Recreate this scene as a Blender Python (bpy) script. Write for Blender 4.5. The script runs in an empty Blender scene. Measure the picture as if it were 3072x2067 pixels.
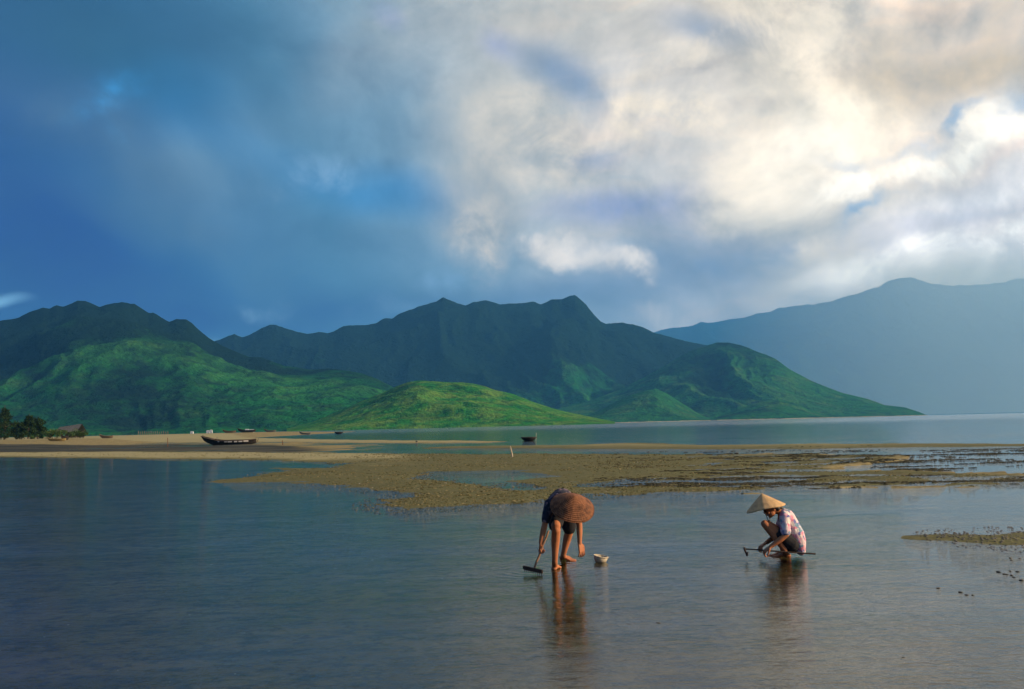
import bpy, bmesh, math, random
import numpy as np
from mathutils import Vector, Matrix, Quaternion

# ------------------------------------------------------------------ camera
SC = bpy.context.scene
COL = SC.collection
FPX, CX, CY = 2730.67, 1536.0, 1033.5      # focal length and centre in photo pixels
CAMH = 1.65
ROLL = math.radians(1.35)
PITCH = math.atan(240.0 * math.cos(ROLL) / FPX)
FWD = Vector((0, math.cos(PITCH), math.sin(PITCH)))
_r0 = Vector((1, 0, 0)); _u0 = Vector((0, -math.sin(PITCH), math.cos(PITCH)))
RGT = _r0 * math.cos(ROLL) - _u0 * math.sin(ROLL)
UPV = _r0 * math.sin(ROLL) + _u0 * math.cos(ROLL)
CAM = Vector((0, 0, CAMH))
cd = bpy.data.cameras.new('camera'); cam = bpy.data.objects.new('camera', cd); COL.objects.link(cam)
m = Matrix.Identity(4)
for i in range(3):
    m[i][0], m[i][1], m[i][2], m[i][3] = RGT[i], UPV[i], -FWD[i], CAM[i]
cam.matrix_world = m
cd.sensor_width = 36; cd.lens = 32.0; cd.clip_start = 0.1; cd.clip_end = 40000
SC.camera = cam

def ray(px, py):
    return (FWD * FPX + RGT * (px - CX) - UPV * (py - CY)).normalized()
def G(px, py, z=0.0):                         # point of the plane at height z seen at that pixel
    d = ray(px, py); t = (z - CAMH) / d.z
    return CAM + d * t
def P(px, py, Y):                             # point at world depth Y
    d = ray(px, py); return CAM + d * (Y / d.y)

# ------------------------------------------------------------------ light
SUN_AZ, SUN_EL = math.radians(103), math.radians(21)     # clockwise from +Y, above the horizon
sd = bpy.data.lights.new('sun', 'SUN'); sd.energy = 5.0; sd.angle = math.radians(0.6); sd.color = (1.0, 0.74, 0.48)
so = bpy.data.objects.new('sun', sd); COL.objects.link(so)
sdir = Vector((math.sin(SUN_AZ) * math.cos(SUN_EL), math.cos(SUN_AZ) * math.cos(SUN_EL), math.sin(SUN_EL)))
so.rotation_euler = sdir.to_track_quat('Z', 'Y').to_euler()
so.location = (60, -20, 60)

SC.view_settings.view_transform = 'Standard'
SC.view_settings.look = 'None'
SC.view_settings.exposure = 0.50
SC.view_settings.gamma = 1.0
SC.view_settings.use_curve_mapping = False
SC.render.engine = 'CYCLES'
cy = SC.cycles
cy.use_denoising = True
cy.max_bounces = 6; cy.volume_bounces = 2; cy.transparent_max_bounces = 8; cy.diffuse_bounces = 2; cy.glossy_bounces = 3
cy.caustics_reflective = False; cy.caustics_refractive = False
cy.sample_clamp_indirect = 4.0

# ------------------------------------------------------------------ node helpers
class NT:
    def __init__(s, tree):
        s.t = tree; s.n = tree.nodes; s.l = tree.links; s.n.clear()
    def new(s, typ, ins=None, **kw):
        nd = s.n.new(typ)
        for k, v in kw.items(): setattr(nd, k, v)
        if ins:
            for k, v in ins.items(): s.set(nd.inputs[k], v)
        return nd
    def set(s, sock, v):
        if isinstance(v, bpy.types.NodeSocket): s.l.new(v, sock)
        elif isinstance(v, bpy.types.Node): s.l.new(v.outputs[0], sock)
        else:
            try: sock.default_value = v
            except Exception:
                sock.default_value = tuple(v) + (1.0,)
    def math(s, op, a, b=None, c=None, clamp=False):
        ins = {0: a}
        if b is not None: ins[1] = b
        if c is not None: ins[2] = c
        return s.new('ShaderNodeMath', ins, operation=op, use_clamp=clamp).outputs[0]
    def vmath(s, op, a, b=None):
        ins = {0: a}
        if b is not None: ins[1] = b
        return s.new('ShaderNodeVectorMath', ins, operation=op)
    def mix(s, fac, a, b, blend='MIX'):
        nd = s.new('ShaderNodeMix', data_type='RGBA', blend_type=blend)
        s.set(nd.inputs[0], fac); s.set(nd.inputs[6], a); s.set(nd.inputs[7], b)
        return nd.outputs[2]
    def noise(s, vec, scale, detail=4, rough=0.5, dist=0.0, out=0):
        nd = s.new('ShaderNodeTexNoise', {'Scale': scale, 'Detail': detail, 'Roughness': rough, 'Distortion': dist})
        if vec is not None: s.l.new(vec, nd.inputs['Vector'])
        return nd.outputs[out]
    def ramp(s, fac, stops, interp='EASE'):
        nd = s.new('ShaderNodeValToRGB'); s.l.new(fac, nd.inputs[0]); cr = nd.color_ramp; cr.interpolation = interp
        while len(cr.elements) < len(stops): cr.elements.new(0.5)
        for e, (p, c) in zip(cr.elements, stops):
            e.position = p; e.color = tuple(c) + (1.0,) if len(c) == 3 else c
        return nd.outputs[0]
    def maprange(s, v, a, b, c=0.0, d=1.0, typ='LINEAR'):
        nd = s.new('ShaderNodeMapRange', {0: v, 1: a, 2: b, 3: c, 4: d}, interpolation_type=typ, clamp=True)
        return nd.outputs[0]
    def mapping(s, vec, loc=(0, 0, 0), rot=(0, 0, 0), scale=(1, 1, 1), typ='POINT'):
        nd = s.new('ShaderNodeMapping', {'Location': loc, 'Rotation': rot, 'Scale': scale}, vector_type=typ)
        s.l.new(vec, nd.inputs['Vector']); return nd.outputs[0]

def srgb(r, g, b, gain=1.0):
    f = lambda c: (c / 255) / 12.92 if c <= 10.3 else ((c / 255 + 0.055) / 1.055) ** 2.4
    return (f(r), f(g), f(b))

# ------------------------------------------------------------------ sky
world = bpy.data.worlds.new('World'); SC.world = world; world.use_nodes = True
W = NT(world.node_tree)
geo = W.new('ShaderNodeTexCoord').outputs['Generated']
sky = W.new('ShaderNodeTexSky', sky_type='NISHITA', sun_disc=False, sun_elevation=SUN_EL, sun_rotation=SUN_AZ,
            altitude=0, air_density=1.2, dust_density=0.6, ozone_density=2.5)
sep = W.new('ShaderNodeSeparateXYZ', {0: geo})
az = W.math('ARCTAN2', sep.outputs[0], sep.outputs[1])
el = W.math('ARCSINE', sep.outputs[2])
AE = W.new('ShaderNodeCombineXYZ', {0: az, 1: el, 2: 0.0}).outputs[0]
def warp(vec, scale, amp, detail=5):
    c = W.noise(geo, scale, detail, 0.55, out=1)
    d = W.vmath('SUBTRACT', c, (0.5, 0.5, 0.5)).outputs[0]
    d = W.vmath('MULTIPLY', d, (amp, amp * 0.8, 0)).outputs[0]
    return W.vmath('ADD', vec, d).outputs[0]
AE1 = warp(AE, 3.4, 0.13, 3)
AE3 = warp(AE1, 8.0, 0.15, 7)
N1 = W.maprange(W.noise(geo, 4.6, 9, 0.60, 0.3), 0.28, 0.72)            # broad cloud structure
N2 = W.maprange(W.noise(geo, 13.0, 8, 0.66, 0.5), 0.28, 0.72)           # puffs
N1b = W.maprange(W.noise(W.vmath('ADD', geo, (0.020, 0.0, 0.022)).outputs[0], 4.6, 5, 0.60, 0.3), 0.28, 0.72)   # the same a little towards the sun
def azel(px, py):
    d = ray(px, py); return math.atan2(d.x, d.y), math.asin(d.z)
def blobs(vec, lst):
    """lst: (px, py, rx, ry, tilt in degrees, weight), sizes in photo pixels turned into angles on the sky."""
    acc = None
    for (x, y, rx, ry, tilt, w) in lst:
        a, e = azel(x, y)
        mp = W.mapping(vec, (a, e, 0), (0, 0, math.radians(tilt)), (rx / FPX, ry / FPX, 1), 'TEXTURE')
        g = W.new('ShaderNodeTexGradient', {0: mp}, gradient_type='SPHERICAL').outputs['Fac']
        g = W.maprange(g, 0.0, 0.95, 0.0, 1.0, 'SMOOTHSTEP')
        acc = W.math('MULTIPLY', g, w) if acc is None else W.math('MULTIPLY_ADD', g, w, acc)
    return acc
LEAN = 0.46
HAZE_TAU = 0.160                       # optical depth of the haze straight up
def thru(px, py, c):
    a, e = azel(px, py); T_ = math.exp(-HAZE_TAU / max(math.sin(e), .1)); k = .62 + .38 * min(1, max(0, px / 3072))
    h = [(1 - T_) * j * k for j in (.085, .26, .55)]
    return tuple(max(.002, (srgb(*c)[i] * (1.0 if len(c) == 3 else c[3]) - h[i]) / (T_ * 1.13)) for i in range(3))
sepw = W.new('ShaderNodeSeparateXYZ', {0: AE1})
turn = W.math('MULTIPLY_ADD', sepw.outputs[1], LEAN, sepw.outputs[0])     # lines of equal tone lean
fz = W.math('MULTIPLY_ADD', turn, 1 / (2 * math.pi), 0.5)
def azp(x):
    a, e = azel(x, 500); return (a + LEAN * e) / (2 * math.pi) + 0.5
# thin overcast veil: bluest away from the sun, palest towards it
veil = W.ramp(fz, [(0.0, srgb(110, 140, 175)), (0.2, srgb(40, 92, 150))] + [(azp(x), thru(x, 520, c)) for x, c in ((0, (40, 88, 146)), (500, (54, 106, 158)), (900, (84, 134, 172)), (1250, (124, 158, 186)),
                   (1600, (164, 180, 196)), (2050, (198, 200, 206)), (2500, (214, 209, 204)), (3072, (212, 210, 216)))] + [(0.76, srgb(214, 200, 184)), (1.0, srgb(110, 140, 175))], 'LINEAR')
base = W.vmath('SCALE', sky.outputs[0]); base.inputs['Scale'].default_value = 0.06
col = W.mix(W.maprange(N1, 0.1, 0.7, 0.85, 0.98), base.outputs[0], veil)
sun_side = W.maprange(fz, azp(500), azp(2000), 0.35, 1.0)
# streaks of heavier cloud
st = W.mapping(AE3, (0, 0, 0), (0, 0, math.radians(28)), (2.0, 8.0, 1))
n_st = W.noise(st, 1.7, 5, 0.55)
col = W.mix(1.0, col, W.ramp(n_st, [(0.30, (0.74, 0.72, 0.74)), (0.5, (1, 1, 1)), (0.72, (1.45, 1.22, 1.04))], 'LINEAR'), 'MULTIPLY')
def layer(c, vec, colour, lst, strength=1.0, rag=0.0, edge=(0.05, 0.75), n=None):
    """soft patch; rag > 0 breaks its edge up into puffs"""
    f = blobs(vec, lst)
    if rag:
        q = min(.85, rag * .5)
        f = W.math('MULTIPLY', f, W.maprange(N2 if n is None else n, .15, .80, 1 - q, 1 + q * .5, 'SMOOTHSTEP'))
    f = W.math('MULTIPLY', f, strength, clamp=True)
    return W.mix(f, c, thru(lst[0][0], lst[0][1], colour))
col = layer(col, AE1, (56, 100, 134), [(200, 30, 1000, 330, 0, 1.0), (420, 240, 380, 170, -20, .5)], 0.75)
col = layer(col, AE1, (34, 84, 150), [(250, 830, 1200, 150, -6, .9), (60, 640, 600, 130, -10, .7), (800, 930, 1000, 80, 0, .8)], 0.8, 1.0, (0, .9), N1)
col = layer(col, AE1, (58, 138, 200), [(1180, 600, 440, 110, -5, 1.0), (800, 480, 330, 90, -20, .5), (540, 330, 330, 170, -30, .35)], 0.6)
col = layer(col, AE3, (64, 156, 222), [(320, 330, 70, 70, -40, 1), (385, 400, 80, 34, -45, .9), (340, 290, 100, 60, 0, .5)], 0.55, 1.6, (.15, .8))
col = layer(col, AE1, (106, 142, 172), [(600, 540, 460, 170, -25, .6), (760, 440, 330, 170, 0, .5), (980, 330, 300, 200, 20, .4)], 0.8, .8, (0, .8), N1)
col = layer(col, AE1, (84, 118, 150), [(330, 470, 560, 150, -18, .7), (120, 270, 420, 130, -10, .6), (650, 700, 620, 100, -10, .55), (900, 250, 380, 160, 25, .4)], 0.75, 1.3, (0, .8), N1)
col = layer(col, AE1, (176, 180, 184), [(1500, 420, 420, 330, 35, .75), (1420, 660, 220, 200, 10, .75), (1700, 60, 600, 180, 0, .5), (1150, 150, 420, 180, 30, .4)], 0.85, .9, (0, .8), N1)
col = layer(col, AE1, (132, 154, 204), [(1900, 650, 420, 90, 0, .8), (1790, 500, 130, 50, 10, .7), (1180, 60, 90, 60, -40, .4), (1560, 160, 120, 80, -30, .5)], 0.8, .9, (.05, .8))
col = layer(col, AE1, (106, 138, 178), [(1740, 250, 260, 130, -35, .8), (2130, 120, 260, 80, -25, .7), (2150, 765, 560, 130, 4, 1.0), (1750, 900, 520, 90, 0, .6), (2430, 760, 140, 60, 0, .5)], 0.85, 1.0, (0, .85), N1)
col = layer(col, AE1, (196, 204, 226), [(2860, 670, 460, 120, 14, 1.0), (2550, 880, 420, 80, 12, .5)], 0.85, .8, (0, .8), N1)
col = layer(col, AE1, (200, 187, 174), [(2830, 130, 560, 250, 20, 1.0), (2720, 290, 360, 110, 10, .8), (3050, 240, 280, 150, 0, .6), (2650, 400, 260, 60, 10, .4)], 0.9, 1.0, (0, .8), N1)
CREAM = (226, 218, 209)
col = layer(col, AE3, CREAM, [(1960, 410, 190, 130, 25, 1.1), (2110, 400, 100, 110, 0, .9), (1680, 520, 210, 150, 20, .8), (1440, 740, 130, 170, 0, .7), (2350, 110, 220, 300, -15, 1.1), (2500, 40, 160, 120, 0, .6),
                        (2430, 320, 180, 160, 0, .6), (2140, 170, 190, 50, 28, .6), (3010, 290, 200, 70, 25, .45), (2530, 740, 260, 100, 0, 1.0), (2250, 600, 220, 130, 0, .8), (1960, 240, 180, 70, 20, .4), (1560, 380, 220, 160, 30, .35)], 0.95, 1.7, (.18, .85))
col = layer(col, AE3, (236, 229, 220), [(2430, 500, 480, 360, 0, .60), (2560, 400, 200, 140, 0, .5), (2300, 640, 260, 160, 0, .4)], 1.0, 1.2, (.15, 1.0), N1)
col = layer(col, AE3, (250, 246, 240), [(2440, 520, 230, 200, 0, .45), (2780, 500, 420, 58, 16, 1.2), (2900, 385, 240, 40, 18, .45)], 1.0, 1.5, (.25, .7))
col = layer(col, AE3, (108, 162, 212), [(2890, 350, 70, 30, 20, 1), (3040, 330, 90, 60, 0, 1), (2760, 440, 100, 40, 20, .9), (2650, 640, 110, 60, 30, .7), (2720, 600, 150, 34, 25, .7), (2620, 500, 130, 30, 10, .5)], 0.42, 1.6, (.25, .8))
col = layer(col, AE3, (200, 203, 212), [(1730, 800, 220, 66, -4, .9), (1620, 790, 90, 60, 0, .7), (1880, 815, 130, 40, -10, .9), (1960, 955, 180, 70, 0, .7)], 0.62, 1.7, (.3, .75))
col = layer(col, AE3, (110, 152, 192), [(790, 865, 120, 44, -10, 1), (1300, 830, 80, 70, 0, .8), (940, 520, 120, 90, 0, .8), (1160, 930, 200, 60, 10, .5)], 0.7, 1.8, (.25, .8))
col = layer(col, AE3, (236, 240, 248), [(2760, 800, 520, 80, 10, .9), (3050, 770, 360, 110, 8, .7), (2980, 560, 300, 70, 14, .3)], 0.85, 1.2, (.1, .8))
col = layer(col, AE1, (140, 200, 236), [(0, 952, 130, 24, 15, 1.0), (640, 1010, 150, 40, 0, .5)], 0.5)
# billows: tops lit from the right, grey hollows, strongest where the cloud is thick and sunlit
rel = W.math('SUBTRACT', N1, N1b)
k = W.math('ADD', W.math('MULTIPLY', W.math('SUBTRACT', N1, .5), .30), W.math('MULTIPLY', rel, 1.3))
k = W.math('ADD', k, W.math('MULTIPLY', W.math('SUBTRACT', N2, .5), .30))
k = W.math('MULTIPLY_ADD', W.math('MULTIPLY', k, sun_side), 0.62, 1.0)
kk = W.new('ShaderNodeCombineXYZ', {0: W.math('POWER', k, 1.15), 1: W.math('POWER', k, 1.06), 2: k}).outputs[0]
col = W.mix(1.0, col, kk, 'MULTIPLY')
# below the horizon the sea hides it; keep it a dull blue grey
bel = W.maprange(sep.outputs[2], -0.05, 0.0, 0.0, 1.0)
col = W.mix(bel, srgb(70, 95, 115), col)
bg = W.new('ShaderNodeBackground', {0: col, 1: 0.80})
W.new('ShaderNodeOutputWorld', {0: bg})
world.cycles.sampling_method = 'NONE'

# ------------------------------------------------------------------ general helpers
def tag(o, label=None, cat=None, group=None, kind=None):
    if label: o['label'] = label
    if cat: o['category'] = cat
    if group: o['group'] = group
    if kind: o['kind'] = kind
    return o
def link(name, me, mat=None, parent=None):
    o = bpy.data.objects.new(name, me); COL.objects.link(o)
    if mat is not None and not me.materials: me.materials.append(mat)
    if parent is not None: o.parent = parent
    return o
def empty(name, loc, rz=0.0):
    o = bpy.data.objects.new(name, None); COL.objects.link(o); o.location = loc; o.rotation_euler = (0, 0, rz)
    o.empty_display_size = 0.2
    return o
def copy_tree(o, parent=None):
    c = o.copy(); COL.objects.link(c); c.parent = parent
    for ch in list(o.children): copy_tree(ch, c)
    return c
def mesh_from(name, V, F, smooth=True):
    me = bpy.data.meshes.new(name)
    me.from_pydata([tuple(v) for v in V], [], [tuple(f) for f in F]); me.update()
    if smooth: me.polygons.foreach_set('use_smooth', [True] * len(me.polygons))
    return me
def bm_mesh(name, bm, smooth=True):
    me = bpy.data.meshes.new(name); bmesh.ops.recalc_face_normals(bm, faces=bm.faces[:])
    bm.to_mesh(me); bm.free()
    if smooth: me.polygons.foreach_set('use_smooth', [True] * len(me.polygons))
    return me
def grid_mesh(name, V, nr, nc):
    """V (nr*nc,3) numpy -> quads"""
    me = bpy.data.meshes.new(name)
    i = np.arange(nr * nc).reshape(nr, nc)
    q = np.stack([i[:-1, :-1], i[:-1, 1:], i[1:, 1:], i[1:, :-1]], -1).reshape(-1, 4)
    me.vertices.add(nr * nc); me.vertices.foreach_set('co', V.astype(np.float32).ravel())
    me.loops.add(q.size); me.loops.foreach_set('vertex_index', q.astype(np.int32).ravel())
    me.polygons.add(len(q)); me.polygons.foreach_set('loop_start', np.arange(0, q.size, 4, dtype=np.int32))
    me.update(calc_edges=True); me.validate()
    me.polygons.foreach_set('use_smooth', np.ones(len(me.polygons), dtype=bool))
    return me
def _hash(ix, iy, seed):
    h = (ix.astype(np.int64) * 374761393 + iy.astype(np.int64) * 668265263 + seed * 974634777) & 0xffffffff
    h = ((h ^ (h >> 13)) * 1274126177) & 0xffffffff
    return ((h ^ (h >> 16)) & 0xffffff) / float(0xffffff)
def vnoise(x, y, seed=0):
    ix = np.floor(x); iy = np.floor(y); fx = x - ix; fy = y - iy
    fx = fx * fx * fx * (fx * (fx * 6 - 15) + 10); fy = fy * fy * fy * (fy * (fy * 6 - 15) + 10)
    a = _hash(ix, iy, seed); b = _hash(ix + 1, iy, seed); c = _hash(ix, iy + 1, seed); d = _hash(ix + 1, iy + 1, seed)
    return (a + (b - a) * fx) * (1 - fy) + (c + (d - c) * fx) * fy
def fbm(x, y, oct=5, seed=0, gain=0.5):
    s = 0; a = 1; t = 0
    for k in range(oct):
        s = s + a * vnoise(x, y, seed + k * 17); t += a; a *= gain; x = x * 2.03 + 11.3; y = y * 2.03 + 5.7
    return s / t
def ridged(x, y, oct=5, seed=0, gain=0.5):
    s = 0; a = 1; t = 0
    for k in range(oct):
        s = s + a * (1 - np.abs(2 * vnoise(x, y, seed + k * 31) - 1)); t += a; a *= gain; x = x * 2.07 + 3.1; y = y * 2.07 + 9.2
    return s / t
def sstep(a, b, x):
    t = np.clip((x - a) / (b - a), 0, 1); return t * t * (3 - 2 * t)
def new_mat(name):
    mt = bpy.data.materials.new(name); mt.use_nodes = True; return mt, NT(mt.node_tree)
def simple_mat(name, c1, c2=None, scale=8.0, rough=0.8, bump=0.0, bscale=40.0, stretch=(1, 1, 1), detail=4, spec=0.3, sss=0.0):
    mt, T = new_mat(name)
    tc = T.new('ShaderNodeTexCoord').outputs['Object']
    v = T.mapping(tc, scale=stretch)
    cc = T.mix(T.maprange(T.noise(v, scale, detail, 0.6), 0.3, 0.7), c1, c2 or c1)
    b = T.new('ShaderNodeBsdfPrincipled', {'Base Color': cc, 'Roughness': rough, 'Specular IOR Level': spec})
    if sss: b.inputs['Subsurface Weight'].default_value = sss; b.inputs['Subsurface Radius'].default_value = (.01, .004, .002)
    if bump:
        bp = T.new('ShaderNodeBump', {'Strength': 1.0, 'Distance': bump, 'Height': T.noise(v, bscale, 4, 0.6)})
        T.l.new(bp.outputs[0], b.inputs['Normal'])
    T.new('ShaderNodeOutputMaterial', {0: b})
    return mt

# ------------------------------------------------------------------ mountains
def hill_mat(name, forest, grass, dry, z_lo, z_hi, scale, shore=0.0, dryness=0.3):
    mt, T = new_mat(name)
    pos = T.new('ShaderNodeTexCoord').outputs['Object']
    sp = T.new('ShaderNodeSeparateXYZ', {0: pos})
    n1 = T.noise(pos, 1 / (scale * 1.6), 6, 0.62)
    n2 = T.noise(pos, 1 / (scale * 0.22), 5, 0.65)
    n3 = T.noise(pos, 1 / (scale * 0.05), 3, 0.6)
    # forest, darkened for cloud shade, on the heights and in the gullies, grass on the lower slopes
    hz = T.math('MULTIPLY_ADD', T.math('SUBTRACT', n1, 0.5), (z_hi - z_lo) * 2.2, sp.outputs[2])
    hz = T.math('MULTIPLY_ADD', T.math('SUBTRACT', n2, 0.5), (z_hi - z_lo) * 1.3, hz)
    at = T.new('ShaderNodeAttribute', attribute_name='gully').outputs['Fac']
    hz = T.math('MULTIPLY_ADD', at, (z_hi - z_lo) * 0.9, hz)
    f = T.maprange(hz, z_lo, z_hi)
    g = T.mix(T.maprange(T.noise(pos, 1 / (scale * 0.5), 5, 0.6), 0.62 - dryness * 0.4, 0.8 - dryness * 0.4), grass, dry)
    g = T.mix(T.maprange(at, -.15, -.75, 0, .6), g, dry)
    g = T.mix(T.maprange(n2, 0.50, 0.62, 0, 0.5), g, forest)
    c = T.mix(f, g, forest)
    c = T.mix(1.0, c, T.ramp(n3, [(0.3, (.66, .66, .66)), (0.7, (1.34, 1.34, 1.34))], 'LINEAR'), 'MULTIPLY')
    if shore:
        s = T.math('MULTIPLY_ADD', T.math('SUBTRACT', n2, 0.5), shore * 3, sp.outputs[2])
        c = T.mix(T.maprange(s, shore, shore * 1.5, 1, 0), c, (.46, .38, .27))
    b = T.new('ShaderNodeBsdfPrincipled', {'Base Color': c, 'Roughness': 1.0, 'Specular IOR Level': 0.0})
    bp = T.new('ShaderNodeBump', {'Strength': 1.0, 'Distance': scale * 0.11, 'Height': T.math('ADD', n2, T.math('MULTIPLY', n3, 0.35))})
    T.l.new(bp.outputs[0], b.inputs['Normal'])
    T.new('ShaderNodeOutputMaterial', {0: b})
    return mt

def mountain(name, label, crest, Yr, Yf, mat, cols=420, rows=90, spur=260.0, amp=0.30, seed=1, power=1.15, back=1.35, jag=1.0):
    """crest: silhouette in photo pixels, put at its own distance Yr (may vary along it) and given a real front and
    back slope; Yf is how far off its foot lies."""
    cx = np.array([c[0] for c in crest], float); cyv = np.array([c[1] for c in crest], float)
    xs = np.linspace(cx[0], cx[-1], cols); ys = np.interp(xs, cx, cyv)
    yr = np.interp(xs, *Yr) if isinstance(Yr, tuple) else np.full(cols, float(Yr))
    yf = np.interp(xs, *Yf) if isinstance(Yf, tuple) else np.full(cols, float(Yf))
    pts = np.array([P(x, y, d) for x, y, d in zip(xs, ys, yr)])
    zr = np.maximum(pts[:, 2], 0.5)
    zr = zr + jag * (fbm(pts[:, 0] / (spur * .12), pts[:, 0] * 0 + 3.3, 4, seed + 5) - 0.5) * zr * 0.025
    kw = max(5, cols // 14) | 1; ker = np.hanning(kw + 2)[1:-1]; ker /= ker.sum()
    zs_ = np.convolve(np.pad(zr, kw // 2, mode='edge'), ker, 'valid')      # broad shape of the range, without the small summits
    slope = pts[:, 0] / pts[:, 1]
    nb = rows // 4
    V = np.zeros((rows + nb, cols, 3)); GL = np.zeros((rows + nb, cols))
    for j in range(rows + nb):
        if j < rows:
            t = j / (rows - 1); Y = yf + (yr - yf) * t
            X = slope * Y
            w = spur * 1.1 * (fbm(X / spur * .6, Y / spur * .6, 3, seed + 9) - .5)
            rd = ridged((X + 1.6 * w + .35 * Y) / spur, (Y + 1.3 * w) / (spur * 1.7), 5, seed, .52)          # spurs run down towards the water
            lo = fbm(X / (spur * 2.5), Y / (spur * 2.5), 3, seed + 40)
            sh = t ** (power + 0.4 * (lo - .5))
            env = (4 * t * (1 - t)) ** 0.8
            zc = zs_ + (zr - zs_) * t ** 5
            z = zc * sh + zs_ * amp * env * (rd - 0.62)
            z = np.minimum(z, (zr - CAMH) / yr * Y * (1 - 0.05 * (1 - t)) + CAMH)     # the crest stays the crest
            z = z + fbm(X / (spur * .15), Y / (spur * .15), 4, seed + 3) * 0.03 * zs_ * env
            z = np.where(t < 0.03, np.minimum(z, 2.0), z) - (3.0 if j == 0 else 0.0)
            GL[j] = np.clip((0.66 - rd) * 3.0, -1, 1) * env
        else:
            t = (j - rows + 1) / nb; Y = yr * (1 + (back - 1) * t); X = slope * Y
            z = zr * (1 - t) ** 1.2 - 3.0 * t
        V[j, :, 0] = X; V[j, :, 1] = Y; V[j, :, 2] = z
    me = grid_mesh(name, V.reshape(-1, 3), rows + nb, cols)
    a = me.attributes.new('gully', 'FLOAT', 'POINT'); a.data.foreach_set('value', GL.astype(np.float32).ravel())
    o = link(name, me, mat); tag(o, kind='structure')
    o['label'] = label
    return o

FOREST_SHADED = (.007, .022, .015); GRASS = (.018, .150, .028); DRY = (.17, .19, .05)  # forest green with the cloud shadow on the upper slopes painted in
mA = hill_mat('shaded_forest_and_grass_left', FOREST_SHADED, GRASS, (.05, .14, .030), -25, 125, 120, dryness=.25)
mB = hill_mat('shaded_forest_and_grass_middle', FOREST_SHADED, GRASS, (.06, .14, .032), 10, 150, 190, shore=.8, dryness=.2)
mD = hill_mat('grass_spur', FOREST_SHADED, (.024, .125, .028), (.07, .15, .035), 70, 360, 120, shore=.8, dryness=.25)
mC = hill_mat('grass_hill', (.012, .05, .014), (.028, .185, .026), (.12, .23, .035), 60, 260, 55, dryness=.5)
mG = hill_mat('far_forest', FOREST_SHADED, (.03, .09, .025), (.05, .11, .03), 20, 400, 380, dryness=.2)

crestA = [(-700, 1010), (-500, 980), (-300, 985), (-120, 975), (0, 963), (60, 951), (94, 936), (129, 921), (148, 925), (169, 914), (189, 917), (210, 910), (232, 901), (253, 901), (275, 910), (298, 921),
          (317, 915), (339, 911), (365, 907), (388, 911), (403, 912), (425, 924), (444, 936), (459, 937), (480, 950), (508, 967), (528, 959), (558, 958), (575, 970), (596, 989), (618, 1007),
          (643, 1023), (669, 1037), (703, 1052), (746, 1071), (785, 1073), (815, 1084), (854, 1099), (901, 1105), (935, 1110), (982, 1105), (1000, 1106), (1043, 1112), (1086, 1120),
          (1129, 1135), (1184, 1165), (1260, 1200), (1340, 1235), (1420, 1262), (1480, 1278)]
crestB = [(420, 1090), (560, 1050), (643, 1023), (673, 1013), (703, 1002), (727, 1013), (751, 1002), (785, 983), (811, 973), (828, 974), (854, 984), (892, 994), (922, 1000), (957, 994), (982, 998), (1000, 994),
          (1030, 978), (1060, 977), (1094, 976), (1111, 971), (1129, 969), (1154, 954), (1176, 955), (1202, 939), (1244, 927), (1266, 916), (1309, 906), (1330, 891), (1352, 902), (1373, 912),
          (1395, 917), (1420, 907), (1455, 901), (1476, 906), (1502, 913), (1536, 911), (1571, 907), (1605, 906), (1622, 911), (1652, 900), (1686, 898), (1708, 889), (1725, 886), (1738, 895),
          (1759, 914), (1781, 942), (1802, 964), (1819, 971), (1867, 969), (1897, 972), (1927, 981), (1965, 998), (2011, 1010), (2056, 1024), (2101, 1031), (2151, 1040), (2222, 1062), (2300, 1110), (2420, 1200)]
crestD = [(1560, 1262), (1640, 1235), (1760, 1205), (1850, 1172), (1930, 1134), (2000, 1094), (2050, 1064), (2095, 1042), (2151, 1028), (2187, 1029), (2222, 1035), (2272, 1054), (2327, 1077), (2368, 1107),
          (2428, 1140), (2478, 1160), (2529, 1179), (2604, 1197), (2654, 1215), (2715, 1222), (2755, 1235), (2785, 1247)]
crestE = [(1700, 1266), (1790, 1235), (1850, 1205), (1900, 1182), (1965, 1165), (2000, 1180), (2026, 1197), (2066, 1222), (2101, 1244), (2130, 1255)]
crestF = [(2150, 1252), (2230, 1222), (2290, 1203), (2337, 1197), (2378, 1207), (2420, 1226), (2460, 1240), (2500, 1248)]
crestG = [(1700, 1075), (1850, 1030), (1965, 996), (2000, 985), (2066, 981), (2101, 966), (2121, 969), (2177, 960), (2227, 953), (2272, 941), (2307, 938), (2337, 923), (2383, 918), (2423, 912), (2441, 914),
          (2473, 907), (2518, 896), (2564, 883), (2604, 869), (2639, 860), (2664, 843), (2694, 834), (2730, 834), (2765, 840), (2805, 853), (2840, 857), (2860, 861), (2880, 855), (2946, 854),
          (2981, 848), (3021, 844), (3056, 836), (3120, 838), (3250, 860), (3400, 850), (3600, 890), (3800, 930)]
crestC = [(860, 1286), (930, 1268), (1000, 1240), (1070, 1210), (1130, 1185), (1189, 1159), (1223, 1146), (1257, 1141), (1300, 1143), (1343, 1146), (1386, 1147), (1420, 1150), (1455, 1159), (1485, 1170),
          (1540, 1182), (1600, 1206), (1660, 1225), (1712, 1238), (1755, 1247), (1798, 1256), (1845, 1265)]
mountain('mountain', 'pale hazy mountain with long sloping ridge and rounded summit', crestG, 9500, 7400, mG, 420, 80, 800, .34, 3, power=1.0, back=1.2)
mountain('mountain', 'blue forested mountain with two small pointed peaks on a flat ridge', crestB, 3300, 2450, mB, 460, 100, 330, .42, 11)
mountain('hill', 'green spur hill sloping down to a low point in the water', crestD, ([1560, 2150, 2785], [2500, 2650, 2150]), ([1560, 2785], [2050, 2000]), mD, 380, 80, 220, .26, 21, power=1.0)
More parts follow.
